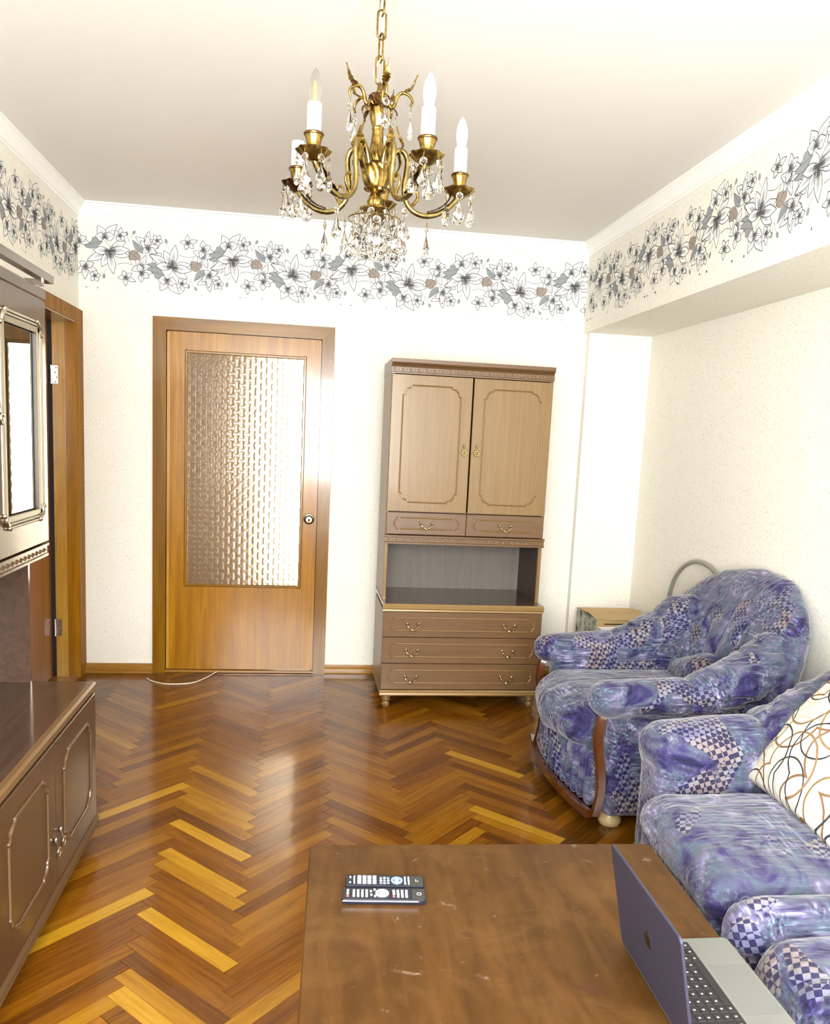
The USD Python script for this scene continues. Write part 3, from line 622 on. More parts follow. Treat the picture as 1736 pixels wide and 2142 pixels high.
M_glass = mat('cabinet_glass', {'fr': ('fresnel', {'IOR': 1.9}), 't': ('transparent_bsdf', {'color': (.62, .6, .55)}), 'g': ('glossy_bsdf', {'color': (.98, .98, .96), 'roughness': .003}), 'x': ('mix_closure', {})},
              [('fr.fac', 'x.fac'), ('t.BSDF', 'x.closure1'), ('g.BSDF', 'x.closure2')], 'x.closure')
for k in range(3):
    x1 = U1-.002-k*PIT; x0 = x1-PIT+.004; a0, a1, b0, b1 = x0+.052, x1-.055, 1.163, 1.782
    dr = part(unit, 'glazed_door', front(sbox(x0, 1.082, x1, 1.848).difference(sbox(a0+.03, b0+.03, a1-.03, b1-.03)), -du-.018, -du), M_venu)
    ms = []
    for (p, q) in (((a0, b0), (a1, b0)), ((a0, b1), (a1, b1)), ((a0, b0), (a0, b1)), ((a1, b0), (a1, b1))):
        hz = p[1] == q[1]; sg = (1 if p[1] == b0 else -1) if hz else (1 if p[0] == a0 else -1); e = .035
        for o, r in ((0, .0045), (.010, .0036)):
            if hz: ms.append(bead((p[0]+e, p[1]+sg*o), (q[0]-e, q[1]+sg*o), r, -du-.020))
            else: ms.append(bead((p[0]+sg*o, p[1]+e), (q[0]+sg*o, q[1]-e), r, -du-.020))
        if hz: ms.append(bx(p[0]+.014, q[0]-.014, -du-.022, -du-.016, min(p[1]+sg*.016, p[1]+sg*.034), max(p[1]+sg*.016, p[1]+sg*.034), .002))
        else: ms.append(bx(min(p[0]+sg*.016, p[0]+sg*.034), max(p[0]+sg*.016, p[0]+sg*.034), -du-.022, -du-.016, p[1]+.014, q[1]-.014, .002))
    part(dr, 'glazing_frame', cat_(ms), M_frame)
    for cs in frame(a0, a1, b0, b1, -du-.022, .0062, .036, None): part(dr, 'corner_scroll', cs, M_steel, label='silvered corner scroll')
    part(dr, 'pane', bx(a0+.028, a1-.028, -du-.010, -du-.007, b0+.028, b1-.028), M_glass, False, label='reflecting clear glass')
    part(dr, 'handle', drop_ring(x0+.022 if k != 1 else x1-.022, 1.49, -du-.018), M_steel)
part(unit, 'crown', run([(-du, 1.850), (-du-.014, 1.850), (-du-.014, 1.858), (-du-.020, 1.862), (-du-.020, 1.888), (-du-.012, 1.892), (-du-.012, 1.897), (0, 1.897), (0, 1.850)], U0-.0015, U1+.0015), M_venu, False)
part(unit, 'gallery_rail', hull([(x, y, z) for x, e in ((U0, 0), (U1+.012, .006)) for y, z in ((-du-.042, 1.914), (-du-.014, 1.914), (-du-.012, 1.938), (-du-.044, 1.938))]), M_top, label='dark rail along the top')
for x in (U1-.06, U1-PIT, U1-2*PIT, U0+.06): part(unit, 'rail_post', bx(x-.012, x+.012, -du-.030, -du+.02, 1.896, 1.915), M_top)
# ------------------------------------------------------------------ upholstery
def fabric(name, scale=1.0, seed=0.):
    n = {'t': ('texture_coordinate', {}), 'm': ('mapping', {'location': (seed, seed*.7, seed*.3), 'scale': (scale, scale, scale)}),
         # soft colour clouds
         'n1': ('noise_texture', {'scale': 7.5, 'detail': 3., 'roughness': .55, 'distortion': 1.2}),
         'r1': ('rgb_ramp', {'ramp': [(.30, (.007, .005, .034)), (.38, (.026, .020, .090)), (.44, (.058, .053, .115)), (.50, (.066, .090, .125)), (.56, (.088, .083, .135)), (.64, (.140, .132, .215)), (.73, (.30, .30, .42))]}),
         # brushed streaks
         'm2': ('mapping', {'rotation': (.5, .3, .9), 'scale': (14., 110., 110.)}), 'm3': ('mapping', {'rotation': (.4, -.8, -.6), 'scale': (100., 13., 100.)}),
         's1': ('noise_texture', {'scale': 1., 'detail': 2., 'distortion': .35}), 's2': ('noise_texture', {'scale': 1., 'detail': 2., 'distortion': .35}),
         'k': ('noise_texture', {'scale': 5., 'detail': 1.}), 'kr': ('rgb_ramp', {'ramp': [(.46, (0, 0, 0)), (.54, (1, 1, 1))]}),
         'sm': ('mix_color', {}), 'sr': ('rgb_ramp', {'ramp': [(.36, (.18, .15, .34)), (.46, (.75, .73, .88)), (.54, (1.05, 1.05, 1.1)), (.62, (2.5, 2.5, 2.4))]}),
         'c1': ('mix_color', {'blend_type': 'multiply', 'use_clamp_result': False}), 'sk': ('noise_texture', {'scale': 4.3, 'detail': 1.}), 'skr': ('rgb_ramp', {'ramp': [(.40, (.22, .22, .22)), (.56, (1, 1, 1))]}), 'sw': ('vector_math', {'math_type': 'add', 'vector2': (7.1, 2.9, 4.7)}),
         # checker patches
         'cm': ('mapping', {'rotation': (.22, .35, .5)}), 'ch': ('checker_texture', {'scale': 66., 'color1': (.016, .014, .055), 'color2': (.22, .21, .225)}),
         'tn': ('noise_texture', {'scale': 9., 'detail': 1.}), 'tr': ('rgb_ramp', {'ramp': [(.40, (.55, .55, 1.)), (.52, (1, 1, 1)), (.64, (1.0, .78, .70))]}), 'cc': ('mix_color', {'blend_type': 'multiply', 'fac': .85}),
         'cn': ('noise_texture', {'scale': 6.3, 'detail': 0., 'distortion': .8}), 'cmr': ('rgb_ramp', {'ramp': [(.615, (0, 0, 0)), (.635, (1, 1, 1))]}), 'cw': ('vector_math', {'math_type': 'add', 'vector2': (3.3, 1.7, 5.1)}),
         'c2': ('mix_color', {}), 'f8': ('math', {'math_type': 'multiply', 'value2': .92}),
         # shell rings
         'vo': ('voronoi_texture', {'scale': 7., 'randomness': 1.}), 'rg': ('math', {'math_type': 'multiply', 'value2': 95.}), 'si': ('math', {'math_type': 'sine'}),
         'rm': ('rgb_ramp', {'ramp': [(.0, (.6, .6, .6)), (.16, (.5, .5, .5)), (.24, (0, 0, 0))]}), 'rs': ('math', {'math_type': 'greater_than', 'value2': .55}), 'rf': ('math', {'math_type': 'multiply'}),
         'c3': ('mix_color', {'b': (.13, .17, .25)}),
         'w': ('noise_texture', {'scale': 650., 'detail': 1.}), 'bp': ('bump', {'strength': .25, 'distance': .001}), 'wm': ('mapping', {'rotation': (.2, .1, .15), 'scale': (9., 30., 40.)}), 'wn': ('noise_texture', {'scale': 1., 'detail': 1.2, 'roughness': .5, 'distortion': .8}), 'wb': ('bump', {'strength': .7, 'distance': .013}),
         'p': ('principled_bsdf', {'roughness': .72, 'specular_ior_level': .3, 'sheen_weight': .35, 'sheen_roughness': .4})}
    l = [('m.vector', 'wm.vector'), ('wm.vector', 'wn.vector'), ('wn.fac', 'wb.height'), ('wb.normal', 'bp.normal'), ('m.vector', 'sw.vector1'), ('sw.vector', 'sk.vector'), ('sk.fac', 'skr.fac'), ('skr.color', 'c1.fac'), ('t.object', 'm.vector')] + [('m.vector', a + '.vector') for a in ('n1', 'm2', 'm3', 'k', 'cm', 'tn', 'vo', 'w')] + [('m.vector', 'cw.vector1'), ('cw.vector', 'cn.vector'),
         ('m2.vector', 's1.vector'), ('m3.vector', 's2.vector'), ('k.fac', 'kr.fac'), ('kr.color', 'sm.fac'), ('s1.color', 'sm.a'), ('s2.color', 'sm.b'), ('n1.fac', 'r1.fac'),
         ('r1.color', 'c1.a'), ('sr.color', 'c1.b'), ('cm.vector', 'ch.vector'), ('ch.color', 'cc.a'), ('tn.fac', 'tr.fac'), ('tr.color', 'cc.b'), ('cn.fac', 'cmr.fac'), ('cmr.color', 'f8.value1'), ('f8.value', 'c2.fac'),
         ('vo.distance', 'rg.value1'), ('rg.value', 'si.value1'), ('vo.distance', 'rm.fac'), ('si.value', 'rs.value1'), ('rs.value', 'rf.value1'), ('rm.color', 'rf.value2'), ('rf.value', 'c3.fac'),
         ('c1.result', 'c3.a'), ('c3.result', 'c2.a'), ('cc.result', 'c2.b'), ('c2.result', 'p.base_color'), ('w.fac', 'bp.height'), ('bp.normal', 'p.normal')]
    n['bw'] = ('rgb_to_bw', {}); l += [('sm.result', 'bw.color'), ('bw.val', 'sr.fac')]
    return mat(name, n, l)
M_fab, M_fab2 = fabric('patchwork_fabric', 1.0, 0.), fabric('patchwork_fabric_sofa', 1.0, 2.37)
M_mahog = wood('mahogany_trim', [(.25, (.035, .009, .002)), (.5, (.065, .017, .004)), (.75, (.095, .028, .006))], (1, 1, .06), .18, 14., .8, .1)
M_footw = plain('pale_wood_foot', (.55, .40, .20), .3, coat_weight=.5)

N = lambda p, s, seed=0, o=3: meshkit.fbm(p*np.asarray(s), o, seed) - .5
def creases(p, s, seed=0): return -np.abs(N(p, s, seed, 3))          # sharp ruched folds
def soft(t, name, f, lo, hi, h, m=None, **kw):
    return part(t, name, level(f, lo, hi, h), m or M_fab, True, **kw)

# ---- armchair: facing -x; own space: x back from its front, y across (negative = towards the viewer), z up
ac = thing('armchair', 'plump armchair in blue-purple patchwork fabric with mahogany posts', 'armchair', (2.43, -1.69, 0))
def arm_f(s):
    def f(p):
        roll = sd_chain(p, [(.040, s*.375, .525), (.16, s*.38, .532), (.38, s*.395, .542), (.54, s*.39, .60), (.68, s*.35, .68 + .03*s), (.80, s*.27, .73)], [.080, .080, .084, .098, .105, .09], (1, 1.12, .86))
        panel = sd_box(p, (.42, s*.355, .29), (.375, .062, .235), .035)
        d = smin(roll, panel, .025)
        back = np.clip((p[:, 0]-.30)/.12, 0, 1)*np.clip((.86-p[:, 0])/.1, 0, 1)*np.clip((p[:, 2]-.36)/.1, 0, 1)
        seam = .010*np.exp(-((p[:, 0]-.33-.12*(p[:, 2]-.5))/.010)**2)*np.clip((p[:, 2]-.40)/.06, 0, 1)
        return d + seam - back*(.008 + .075*creases(p, (9, 5, 30) if s < 0 else (12, 5, 30), 3+s)) - .012*N(p, (7, 7, 7), 5)
    return f
for s in (1, -1): soft(ac, 'arm', arm_f(s), (-.08, min(s*.22, s*.52), .03), (.94, max(s*.22, s*.52), .84), .0105)
def back_f(p):
    q = p.copy(); th = -.22; q[:, 0] = p[:, 0]-.74 - .30*(p[:, 2]-.45); q[:, 0] += .35*p[:, 1]**2
    d = sd_ell(q, (0, .045, .59), (.145, .525, .385))
    d = np.maximum(d, .12-p[:, 2])
    r = np.hypot(p[:, 1]*1.0, (p[:, 2]-.36)); ang = np.arctan2(p[:, 1], p[:, 2]-.36)
    inside = np.clip((.50-r)/.16, 0, 1)*np.clip((r-.05)/.08, 0, 1)*(p[:, 0] < .80)
    tuft = .046*inside*np.exp(-(np.abs(((ang+.17) % .34)-.17)/.035)**2)
    lumb = -.012*np.exp(-((r-.16)/.06)**2)
    return d + tuft*np.clip(1.1-r/.5, 0, 1)*1.5 + lumb - .012*N(p, (6, 6, 6), 9) - inside*.032*creases(p, (16, 16, 6), 4)
soft(ac, 'backrest', back_f, (.42, -.52, .08), (1.02, .60, 1.04), .0105)
soft(ac, 'lumbar_roll', lambda p: sd_chain(p, [(.62, -.20, .46), (.635, 0, .50), (.62, .20, .46)], [.07, .105, .07]) - .012*N(p, (9, 9, 9), 2), (.46, -.34, .32), (.78, .34, .64), .011)
def seat_f(p):
    d = sd_box(p, (.33, 0, .365), (.36, .300, .095), .085)
    fr = np.clip((.06-p[:, 0])/.10, 0, 1)
    d = smin(d, sd_chain(p, [(-.005, -.20, .352), (-.035, 0, .350), (-.005, .20, .352)], [.070, .082, .070], (1, 1, 1.05)), .03)
    return d - .03*np.maximum(0, 1-(p[:, 1]/.32)**2)*np.clip(p[:, 2]-.36, 0, .1)*4 - fr*.03*creases(p, (5, 22, 5), 6) - .010*N(p, (8, 8, 8), 1)
soft(ac, 'seat_cushion', seat_f, (-.16, -.35, .14), (.72, .35, .54), .0105)
def skirt_f(p):
    bow = .045*(1-(p[:, 1]/.36)**2)
    q = p.copy(); q[:, 0] += bow
    return sd_box(q, (.125, 0, .18), (.11, .345, .105), .02) - np.clip((.05-q[:, 0])/.03, 0, 1)*(.012*np.sin(p[:, 1]*115 + 6*N(p, (4, 9, 5), 3)) + .012*N(p, (20, 30, 6), 8))
soft(ac, 'front_panel', skirt_f, (-.10, -.39, .05), (.26, .39, .33), .008)
yy = np.linspace(-.40, .40, 25); bow = .045*np.maximum(0, 1-(yy/.40)**2)
rail = [np.array([-bow[k]-.028, yy[k], 0]) for k in range(25)]
Vr, Fr = [], []
for k in range(25):
    for dx, z in ((0, .055), (.028, .055), (.028, .085), (.006, .090), (0, .082)): Vr.append((rail[k][0]+dx, yy[k], z))
for k in range(24):
    for j in range(5): a, b, c, d = k*5+j, k*5+(j+1) % 5, (k+1)*5+(j+1) % 5, (k+1)*5+j; Fr += [(a, b, c), (a, c, d)]
Fr += [(0, k, k+1) for k in (1, 2, 3)] + [(120, 120+k+1, 120+k) for k in (1, 2, 3)]
rm = T(Vr, Fr); trimesh.repair.fix_normals(rm); rm.invert() if rm.volume < 0 else None
part(ac, 'bottom_rail', rm, M_mahog, 40)
for s in (-1, 1):
    pts = [(.012, .06), (.028, .16), (.018, .26), (.000, .36), (.004, .44), (.020, .475), (.045, .53)]
    cv = curve([(x, 0, z) for x, z in pts], 16); Vv = []; Fv = []
    for k, c in enumerate(cv):
        w = .019 + .006*math.sin(k/15*PI*1.2); 
        for dx, dy in ((-.012, -w*.55), (-.018, 0), (-.012, w*.55), (.014, w*.9), (.014, -w*.9)): Vv.append((c[0]+dx, s*.392+dy, c[2]))
    for k in range(15):
        for j in range(5): a, b, c, d = k*5+j, k*5+(j+1) % 5, (k+1)*5+(j+1) % 5, (k+1)*5+j; Fv += [(a, b, c), (a, c, d)]
    for o in (0, 75): Fv += [(o, o+1, o+2), (o, o+2, o+3), (o, o+3, o+4)]
    pm = T(Vv, Fv); trimesh.repair.fix_normals(pm)
    part(ac, 'post', pm, M_mahog, 30)
for x in (.10, .74):
    for y in (-.335, .335): part(ac, 'foot', move(lathe([(0, 0), (.040, 0), (.046, .012), (.046, .026), (.036, .042), (.030, .064), (0, .064)], 24), (x, y, 0)), M_footw)
soft(ac, 'base', lambda p: sd_box(p, (.44, 0, .17), (.37, .36, .11), .03), (.02, -.40, .014), (.86, .40, .31), .02)

# ---- sofa along the right wall
so = thing('sofa', 'long blue-purple patchwork sofa along the right wall facing the coffee table', 'sofa', (2.335, -2.68, 0), -3.3)
def sarm_f(p):
    roll = sd_chain(p, [(.14, .13, .545), (.27, .13, .552), (.45, .14, .560), (.58, .15, .60), (.70, .16, .68), (.82, .16, .74)], [.085, .092, .095, .105, .10, .09], (1, 1.15, .82))
    panel = sd_box(p, (.49, .105, .32), (.425, .092, .26), .05)
    d = smin(roll, panel, .04)
    k = np.clip((p[:, 0]-.40)/.06, 0, 1)*np.clip((.80-p[:, 0])/.08, 0, 1)*np.clip((p[:, 2]-.44)/.06, 0, 1)
    seam = .012*np.exp(-((p[:, 0]-.405-.18*(p[:, 2]-.5))/.011)**2)
    return d + seam - k*(.014 + .085*creases(p, (18, 9, 12), 11)) - .014*N(p, (6, 6, 6), 15)
soft(so, 'arm', sarm_f, (-.02, -.06, .03), (1.0, .34, .90), .0115, M_fab2)
edges = [(-.02, -.58), (-.58, -.72), (-.72, -1.30), (-1.30, -1.75)]
def cush(y1, y0, sd):
    def f(p):
        d = sd_box(p, (.32, (y0+y1)/2, .345), (.335, (y1-y0)/2, .115), .075)
        fr = np.clip((.10-p[:, 0])/.12, 0, 1)
        ed = np.exp(-(np.minimum(np.abs(p[:, 1]-y0), np.abs(p[:, 1]-y1))/.05)**2)
        crown = .018*np.maximum(0, 1-((p[:, 1]-(y0+y1)/2)/((y1-y0)/2+.01))**2)*(p[:, 2] > .36)
        return d - crown - .014*N(p, (7, 7, 7), sd) - (fr*.028 + ed*.03)*creases(p, (12, 20, 9), sd+3)
    return f
for k, (y1, y0) in enumerate(edges): soft(so, 'seat_cushion', cush(y1, y0, 20+k), (-.10, y0-.05, .18), (.70, y1+.05, .54), .012, M_fab2)
def sbase_f(p): return sd_box(p, (.50, -.80, .15), (.44, .95, .11), .03) - .008*np.sin(p[:, 1]*70 + 5*N(p, (3, 9, 4), 2))*np.clip((.08-p[:, 0])/.04, 0, 1)
soft(so, 'base', sbase_f, (-.02, -2.06, .02), (.98, .22, .30), .02, M_fab2)
def sback_f(p):
    q = p.copy(); q[:, 0] = p[:, 0] - .28*(p[:, 2]-.45)
    d = sd_box(q, (.765, -.80, .60), (.125, 1.0, .29), .11)
    ph = ((p[:, 1]+.02) % .66)-.33
    return d + .03*np.exp(-((np.abs(ph)-.33)/.02)**2) - .014*N(p, (6, 6, 6), 31) - .025*creases(p, (8, 6, 12), 33)*np.clip((.95-q[:, 0])/.1, 0, 1)
soft(so, 'backrest', sback_f, (.52, -2.12, .26), (1.10, .28, .99), .014, M_fab2)
for y in (.10, -.8, -1.68):
    for x in (.12, .85): part(so, 'foot', move(lathe([(0, 0), (.036, 0), (.040, .02), (.030, .05), (0, .05)], 16), (x, y, 0)), M_footw)

# ---- throw pillow with ring print, leaning on the sofa back
nn = {'t': ('texture_coordinate', {})}; ll = []; prev = None
nn['ba'] = ('noise_texture', {'scale': 60., 'detail': 2.}); nn['br'] = ('rgb_ramp', {'ramp': [(.3, (.60, .56, .46)), (.55, (.76, .73, .64))]}); ll += [('t.object', 'ba.vector'), ('ba.fac', 'br.fac')]; prev = 'br.color'
for k, (sc, loc, col, r, wd) in enumerate([(5.2, (.3, .1), (.55, .50, .38), .40, .014), (4.6, (2.1, 1.3), (.20, .105, .045), .46, .016), (5.4, (5.2, 3.4), (.035, .03, .03), .42, .014), (4.2, (9.3, 7.7), (.26, .15, .06), .40, .014), (4.9, (13.1, 2.7), (.03, .028, .03), .47, .014)]):
    nn['m%d' % k] = ('mapping', {'location': (loc[0], loc[1], 0), 'scale': (1, 1, 0), 'rotation': (0, 0, .7*k)}); nn['v%d' % k] = ('voronoi_texture', {'dimensions': '2D', 'scale': sc, 'randomness': .75})
    nn['a%d' % k] = ('math', {'math_type': 'compare', 'value2': r, 'value3': wd}); nn['x%d' % k] = ('mix_color', {'b': col})
    ll += [('t.object', 'm%d.vector' % k), ('m%d.vector' % k, 'v%d.vector' % k), ('v%d.distance' % k, 'a%d.value1' % k), ('a%d.value' % k, 'x%d.fac' % k), (prev, 'x%d.a' % k)]; prev = 'x%d.result' % k
nn['w'] = ('noise_texture', {'scale': 500.}); nn['b'] = ('bump', {'strength': .3, 'distance': .001}); nn['p'] = ('principled_bsdf', {'roughness': .8})
ll += [(prev, 'p.base_color'), ('t.object', 'w.vector'), ('w.fac', 'b.height'), ('b.normal', 'p.normal')]
M_ring = mat('ring_print', nn, ll)
def pillow_mesh(w, h, t):
    u, v = np.meshgrid(np.linspace(-1, 1, 61), np.linspace(-1, 1, 61)); V = []
    pin = lambda a, b: 1 - .10*(1-a*a)*b*b
    X, Y = w/2*u*(1-.03*(1-v*v)*u*u), h/2*v*(1-.03*(1-u*u)*v*v)
    Zt = t/2*np.maximum((1-u**2)*(1-v**2), 0)**.5
    P = np.stack([X.ravel(), Y.ravel(), np.zeros(X.size)], 1); wr = .010*(meshkit.fbm(P*14, 3, 4)-.5).reshape(X.shape) + .012*np.abs(meshkit.fbm(P*np.array([22, 6, 1]), 3, 8)-.5).reshape(X.shape)
    m = (1-u**2)*(1-v**2)
    top = np.stack([X, Y, Zt + wr*np.minimum(m*4, 1)], -1).reshape(-1, 3); bot = np.stack([X, Y, -Zt], -1).reshape(-1, 3)
    q = np.arange(61*61).reshape(61, 61); A, B, C, D = q[:-1, :-1].ravel(), q[:-1, 1:].ravel(), q[1:, 1:].ravel(), q[1:, :-1].ravel()
    F1 = np.vstack([np.stack([A, B, C], 1), np.stack([A, C, D], 1)]); m_ = T(np.vstack([top, bot]), np.vstack([F1, F1[:, ::-1]+61*61])); m_.merge_vertices(); return m_
pil = UsdGeom.Xform.Define(stage, '/World/throw_pillow'); 
pa, pb, pc = np.array([2.715, -2.668, .452]), np.array([-.05, -1, 0]), np.array([.56, .0, .70])      # bottom far corner, along the bottom edge, up the lean
ex = pb/np.linalg.norm(pb); ey = pc - ex*(pc @ ex); ey /= np.linalg.norm(ey); ez = np.cross(ex, ey)
PS = .50; ctr = pa + ex*PS/2 + ey*PS/2 + ez*(.03)*(-1 if ez[2] < 0 else 1)
pil.AddTransformOp().Set(Gf.Matrix4d(*ex, 0, *ey, 0, *ez, 0, *ctr, 1))
keys(pil.GetPrim(), label='cream throw pillow with brown and black ring print on the sofa', category='pillow')
part(pil.GetPrim(), 'pillow_cover', pillow_mesh(PS, PS, .20), M_ring, True)
tip = curve([(-PS/2-.002, -PS/2-.002, 0), (-PS/2+.002, -PS/2+.02, .004)], 4)
# ------------------------------------------------------------------ coffee table and what lies on it
TZ = .50
nn = {'t': ('texture_coordinate', {}), 'm': ('mapping', {'scale': (1., .16, 1.)}), 'n': ('noise_texture', {'scale': 26., 'detail': 5., 'distortion': .8}), 'r': ('rgb_ramp', {'ramp': [(.3, (.047, .019, .004)), (.5, (.062, .026, .0055)), (.7, (.080, .034, .008))]}),
      'n2': ('noise_texture', {'scale': 5.5, 'detail': 6., 'roughness': .7, 'distortion': .6}), 'r2': ('rgb_ramp', {'ramp': [(.48, (0, 0, 0)), (.70, (.6, .6, .6))]}), 'x': ('mix_color', {'b': (.115, .055, .016)}),
      'n3': ('noise_texture', {'scale': 9., 'detail': 8., 'roughness': .8, 'distortion': 2.}), 'r3': ('rgb_ramp', {'ramp': [(.62, (0, 0, 0)), (.69, (.55, .55, .55))]}), 'x3': ('mix_color', {'b': (.32, .25, .18)}),
      'n4': ('noise_texture', {'scale': 14., 'detail': 3.}), 'r4': ('rgb_ramp', {'ramp': [(.64, (0, 0, 0)), (.72, (.75, .75, .75))]}), 'x4': ('mix_color', {'b': (.055, .02, .008)}),
      'ro': ('rgb_ramp', {'ramp': [(.3, (.30, .30, .30)), (.7, (.50, .50, .50))]}), 'b': ('bump', {'strength': .08, 'distance': .002}), 'p': ('principled_bsdf', {'specular_ior_level': .18})}
ll = [('t.object', 'm.vector'), ('m.vector', 'n.vector'), ('t.object', 'n2.vector'), ('t.object', 'n3.vector'), ('t.object', 'n4.vector'), ('n.fac', 'r.fac'), ('n2.fac', 'r2.fac'), ('n3.fac', 'r3.fac'), ('n4.fac', 'r4.fac'), ('r.color', 'x.a'), ('r2.color', 'x.fac'),
      ('x.result', 'x4.a'), ('r4.color', 'x4.fac'), ('x4.result', 'x3.a'), ('r3.color', 'x3.fac'), ('x3.result', 'p.base_color'), ('n2.fac', 'ro.fac'), ('ro.color', 'p.roughness'), ('n.fac', 'b.height'), ('b.normal', 'p.normal')]
M_table = mat('worn_table_top', nn, ll)
M_tleg = wood('table_leg_wood', [(.25, (.10, .04, .015)), (.5, (.15, .06, .022)), (.75, (.19, .08, .03))], (1, 1, .06), .4)
TX0, TX1, TY0, TY1 = 1.318, 2.162, -4.34, -3.082
TA = -2.2; tw, tl = (TX1-TX0)/2, (TY1-TY0)/2; ta = math.radians(TA)
TC = (1.330 + tw*math.cos(ta) + tl*math.sin(ta), -3.082 + tw*math.sin(ta) - tl*math.cos(ta), 0)
tb = thing('coffee_table', 'worn brown coffee table with scratched top in the foreground', 'coffee table', TC, TA)
rr = sbox(-tw+.018, -tl+.018, tw-.018, tl-.018).buffer(.018, 6)
top = extrude(rr.buffer(-.003), .022); top.apply_translation((0, 0, TZ-.022)); mid = extrude(rr, .016); mid.apply_translation((0, 0, TZ-.019))
part(tb, 'tabletop', hull(np.vstack([top.vertices, mid.vertices])), M_table, 30)
for s in (-1, 1):
    part(tb, 'apron', bx(-tw+.06, tw-.06, s*(tl-.07)-.009, s*(tl-.07)+.009, TZ-.09, TZ-.022, .002), M_tleg)
    part(tb, 'apron', bx(s*(tw-.06)-.009, s*(tw-.06)+.009, -tl+.079, tl-.079, TZ-.09, TZ-.022, .002), M_tleg)
    for q in (-1, 1): part(tb, 'leg', hull([(s*(tw-.075)+a*.024, q*(tl-.09)+b*.024, TZ-.022) for a in (-1, 1) for b in (-1, 1)] + [(s*(tw-.075)+a*.016, q*(tl-.09)+b*.016, 0) for a in (-1, 1) for b in (-1, 1)]), M_tleg)

# ---- laptop: open, its back to the left
M_lid = plain('space_grey_aluminium', (.040, .038, .064), .5, .3); M_alu = plain('silver_aluminium', (.24, .25, .235), .45, .6)
M_key = plain('black_keys', (.012, .012, .014), .45); M_screen = plain('dark_screen', (.01, .01, .012), .08); M_print = plain('key_print', (.75, .75, .75), .6); M_logo = plain('dark_mirror_logo', (.012, .012, .014), .12, .3)
LH = (1.945, -3.515); LL, LD = .304, .212
lp = thing('laptop', 'grey laptop standing open on the coffee table, back of its lid to the left', 'laptop', (LH[0], LH[1], TZ), -90.8)
# own space: x along the hinge (towards the viewer), y = towards the user
def rplate(x0, x1, y0, y1, z0, z1, r=.010, c=.0012):
    g = sbox(x0+r, y0+r, x1-r, y1-r).buffer(r, 5); a = extrude(g, z1-z0-2*c); a.apply_translation((0, 0, z0+c)); b = extrude(g.buffer(-c), z1-z0); b.apply_translation((0, 0, z0))
    return hull(np.vstack([a.vertices, b.vertices]))
bs = part(lp, 'base', rplate(0, LL, 0, LD, .0015, .0150), M_alu, 25)
part(bs, 'keyboard_well', rplate(.012, LL-.012, .020, .124, .0146, .0153, .003, .0001), M_key, 25)
part(bs, 'trackpad', rplate(LL/2-.068, LL/2+.068, .131, LD-.006, .0149, .0152, .004, .0001), plain('trackpad_grey', (.21, .215, .205), .38, .5), 25)
pr = []
for row in range(6):
    ky = .024 + row*.0166; kh = .0145 if row else .0105; n = 14
    for c in range(n):
        if row == 5 and 3 <= c <= 8:
            if c > 3: continue
            x0, x1 = .0165 + 3*.0196, .0165 + 9*.0196 - .003
        else: x0 = .0165 + c*.0196; x1 = x0 + .0166
        part(lp, 'key', bx(x0, x1, ky, ky+kh, .0150, .0163, .0006), M_key, False)
        if not (row == 5 and c == 3):
            for t in range(1 if row else 2): pr.append(bx(x0+.006+t*.003, x0+.0095+t*.003, ky+kh*.35, ky+kh*.62, .01628, .01640))
part(lp, 'key_lettering', cat_(pr), M_print, False, kind='stuff')
hinge = part(lp, 'hinge', tube([(.03, -.001, .0135), (LL-.03, -.001, .0135)], .0042, 10), M_key)
la = math.radians(-11); R_ = trimesh.transformations.rotation_matrix(-la, [1, 0, 0])
def lidm(m): m = m.copy(); m.vertices = np.stack([m.vertices[:, 0], -m.vertices[:, 2]-.001, m.vertices[:, 1]], 1); m.invert() if m.volume < 0 else None; m.apply_transform(trimesh.transformations.rotation_matrix(math.radians(11.0), [1, 0, 0], (0, 0, .014))); return m
ld = part(lp, 'lid', lidm(rplate(0, LL, .014, .014+LD, .0, .0052)), M_lid, 25)
part(ld, 'screen', lidm(rplate(.004, LL-.004, .020, .010+LD, -.0006, .0002, .006, .0001)), M_screen, 25)
# bitten-fruit emblem on the back of the lid
ap = Point(0, 0).buffer(.0135, 24); ap = unary_union([affinity.translate(affinity.scale(ap, .78, .98), -.0046, 0), affinity.translate(affinity.scale(ap, .78, .98), .0046, 0)])
ap = ap.difference(Point(.0188, .002).buffer(.0082, 20)).difference(Point(0, .0155).buffer(.0028, 12)).difference(Point(0, -.0148).buffer(.0022, 12))
lfp = affinity.rotate(affinity.scale(Point(0, 0).buffer(.0045, 12).intersection(Point(.004, 0).buffer(.0045, 12)), 1.2, 1.5), -35, origin=(0, 0)); ap = unary_union([ap, affinity.translate(lfp, .001, .0195)])
lg = extrude(ap, .0003); lg.apply_translation((LL/2, .014+LD/2, .0051)); part(ld, 'emblem', lidm(lg), M_logo, False)
for x in (.02, LL-.02):
    for y in (.02, LD-.02): part(lp, 'rubber_foot', move(lathe([(0, 0), (.006, 0), (.005, .002), (0, .002)], 12), (x, y, 0)), M_key)

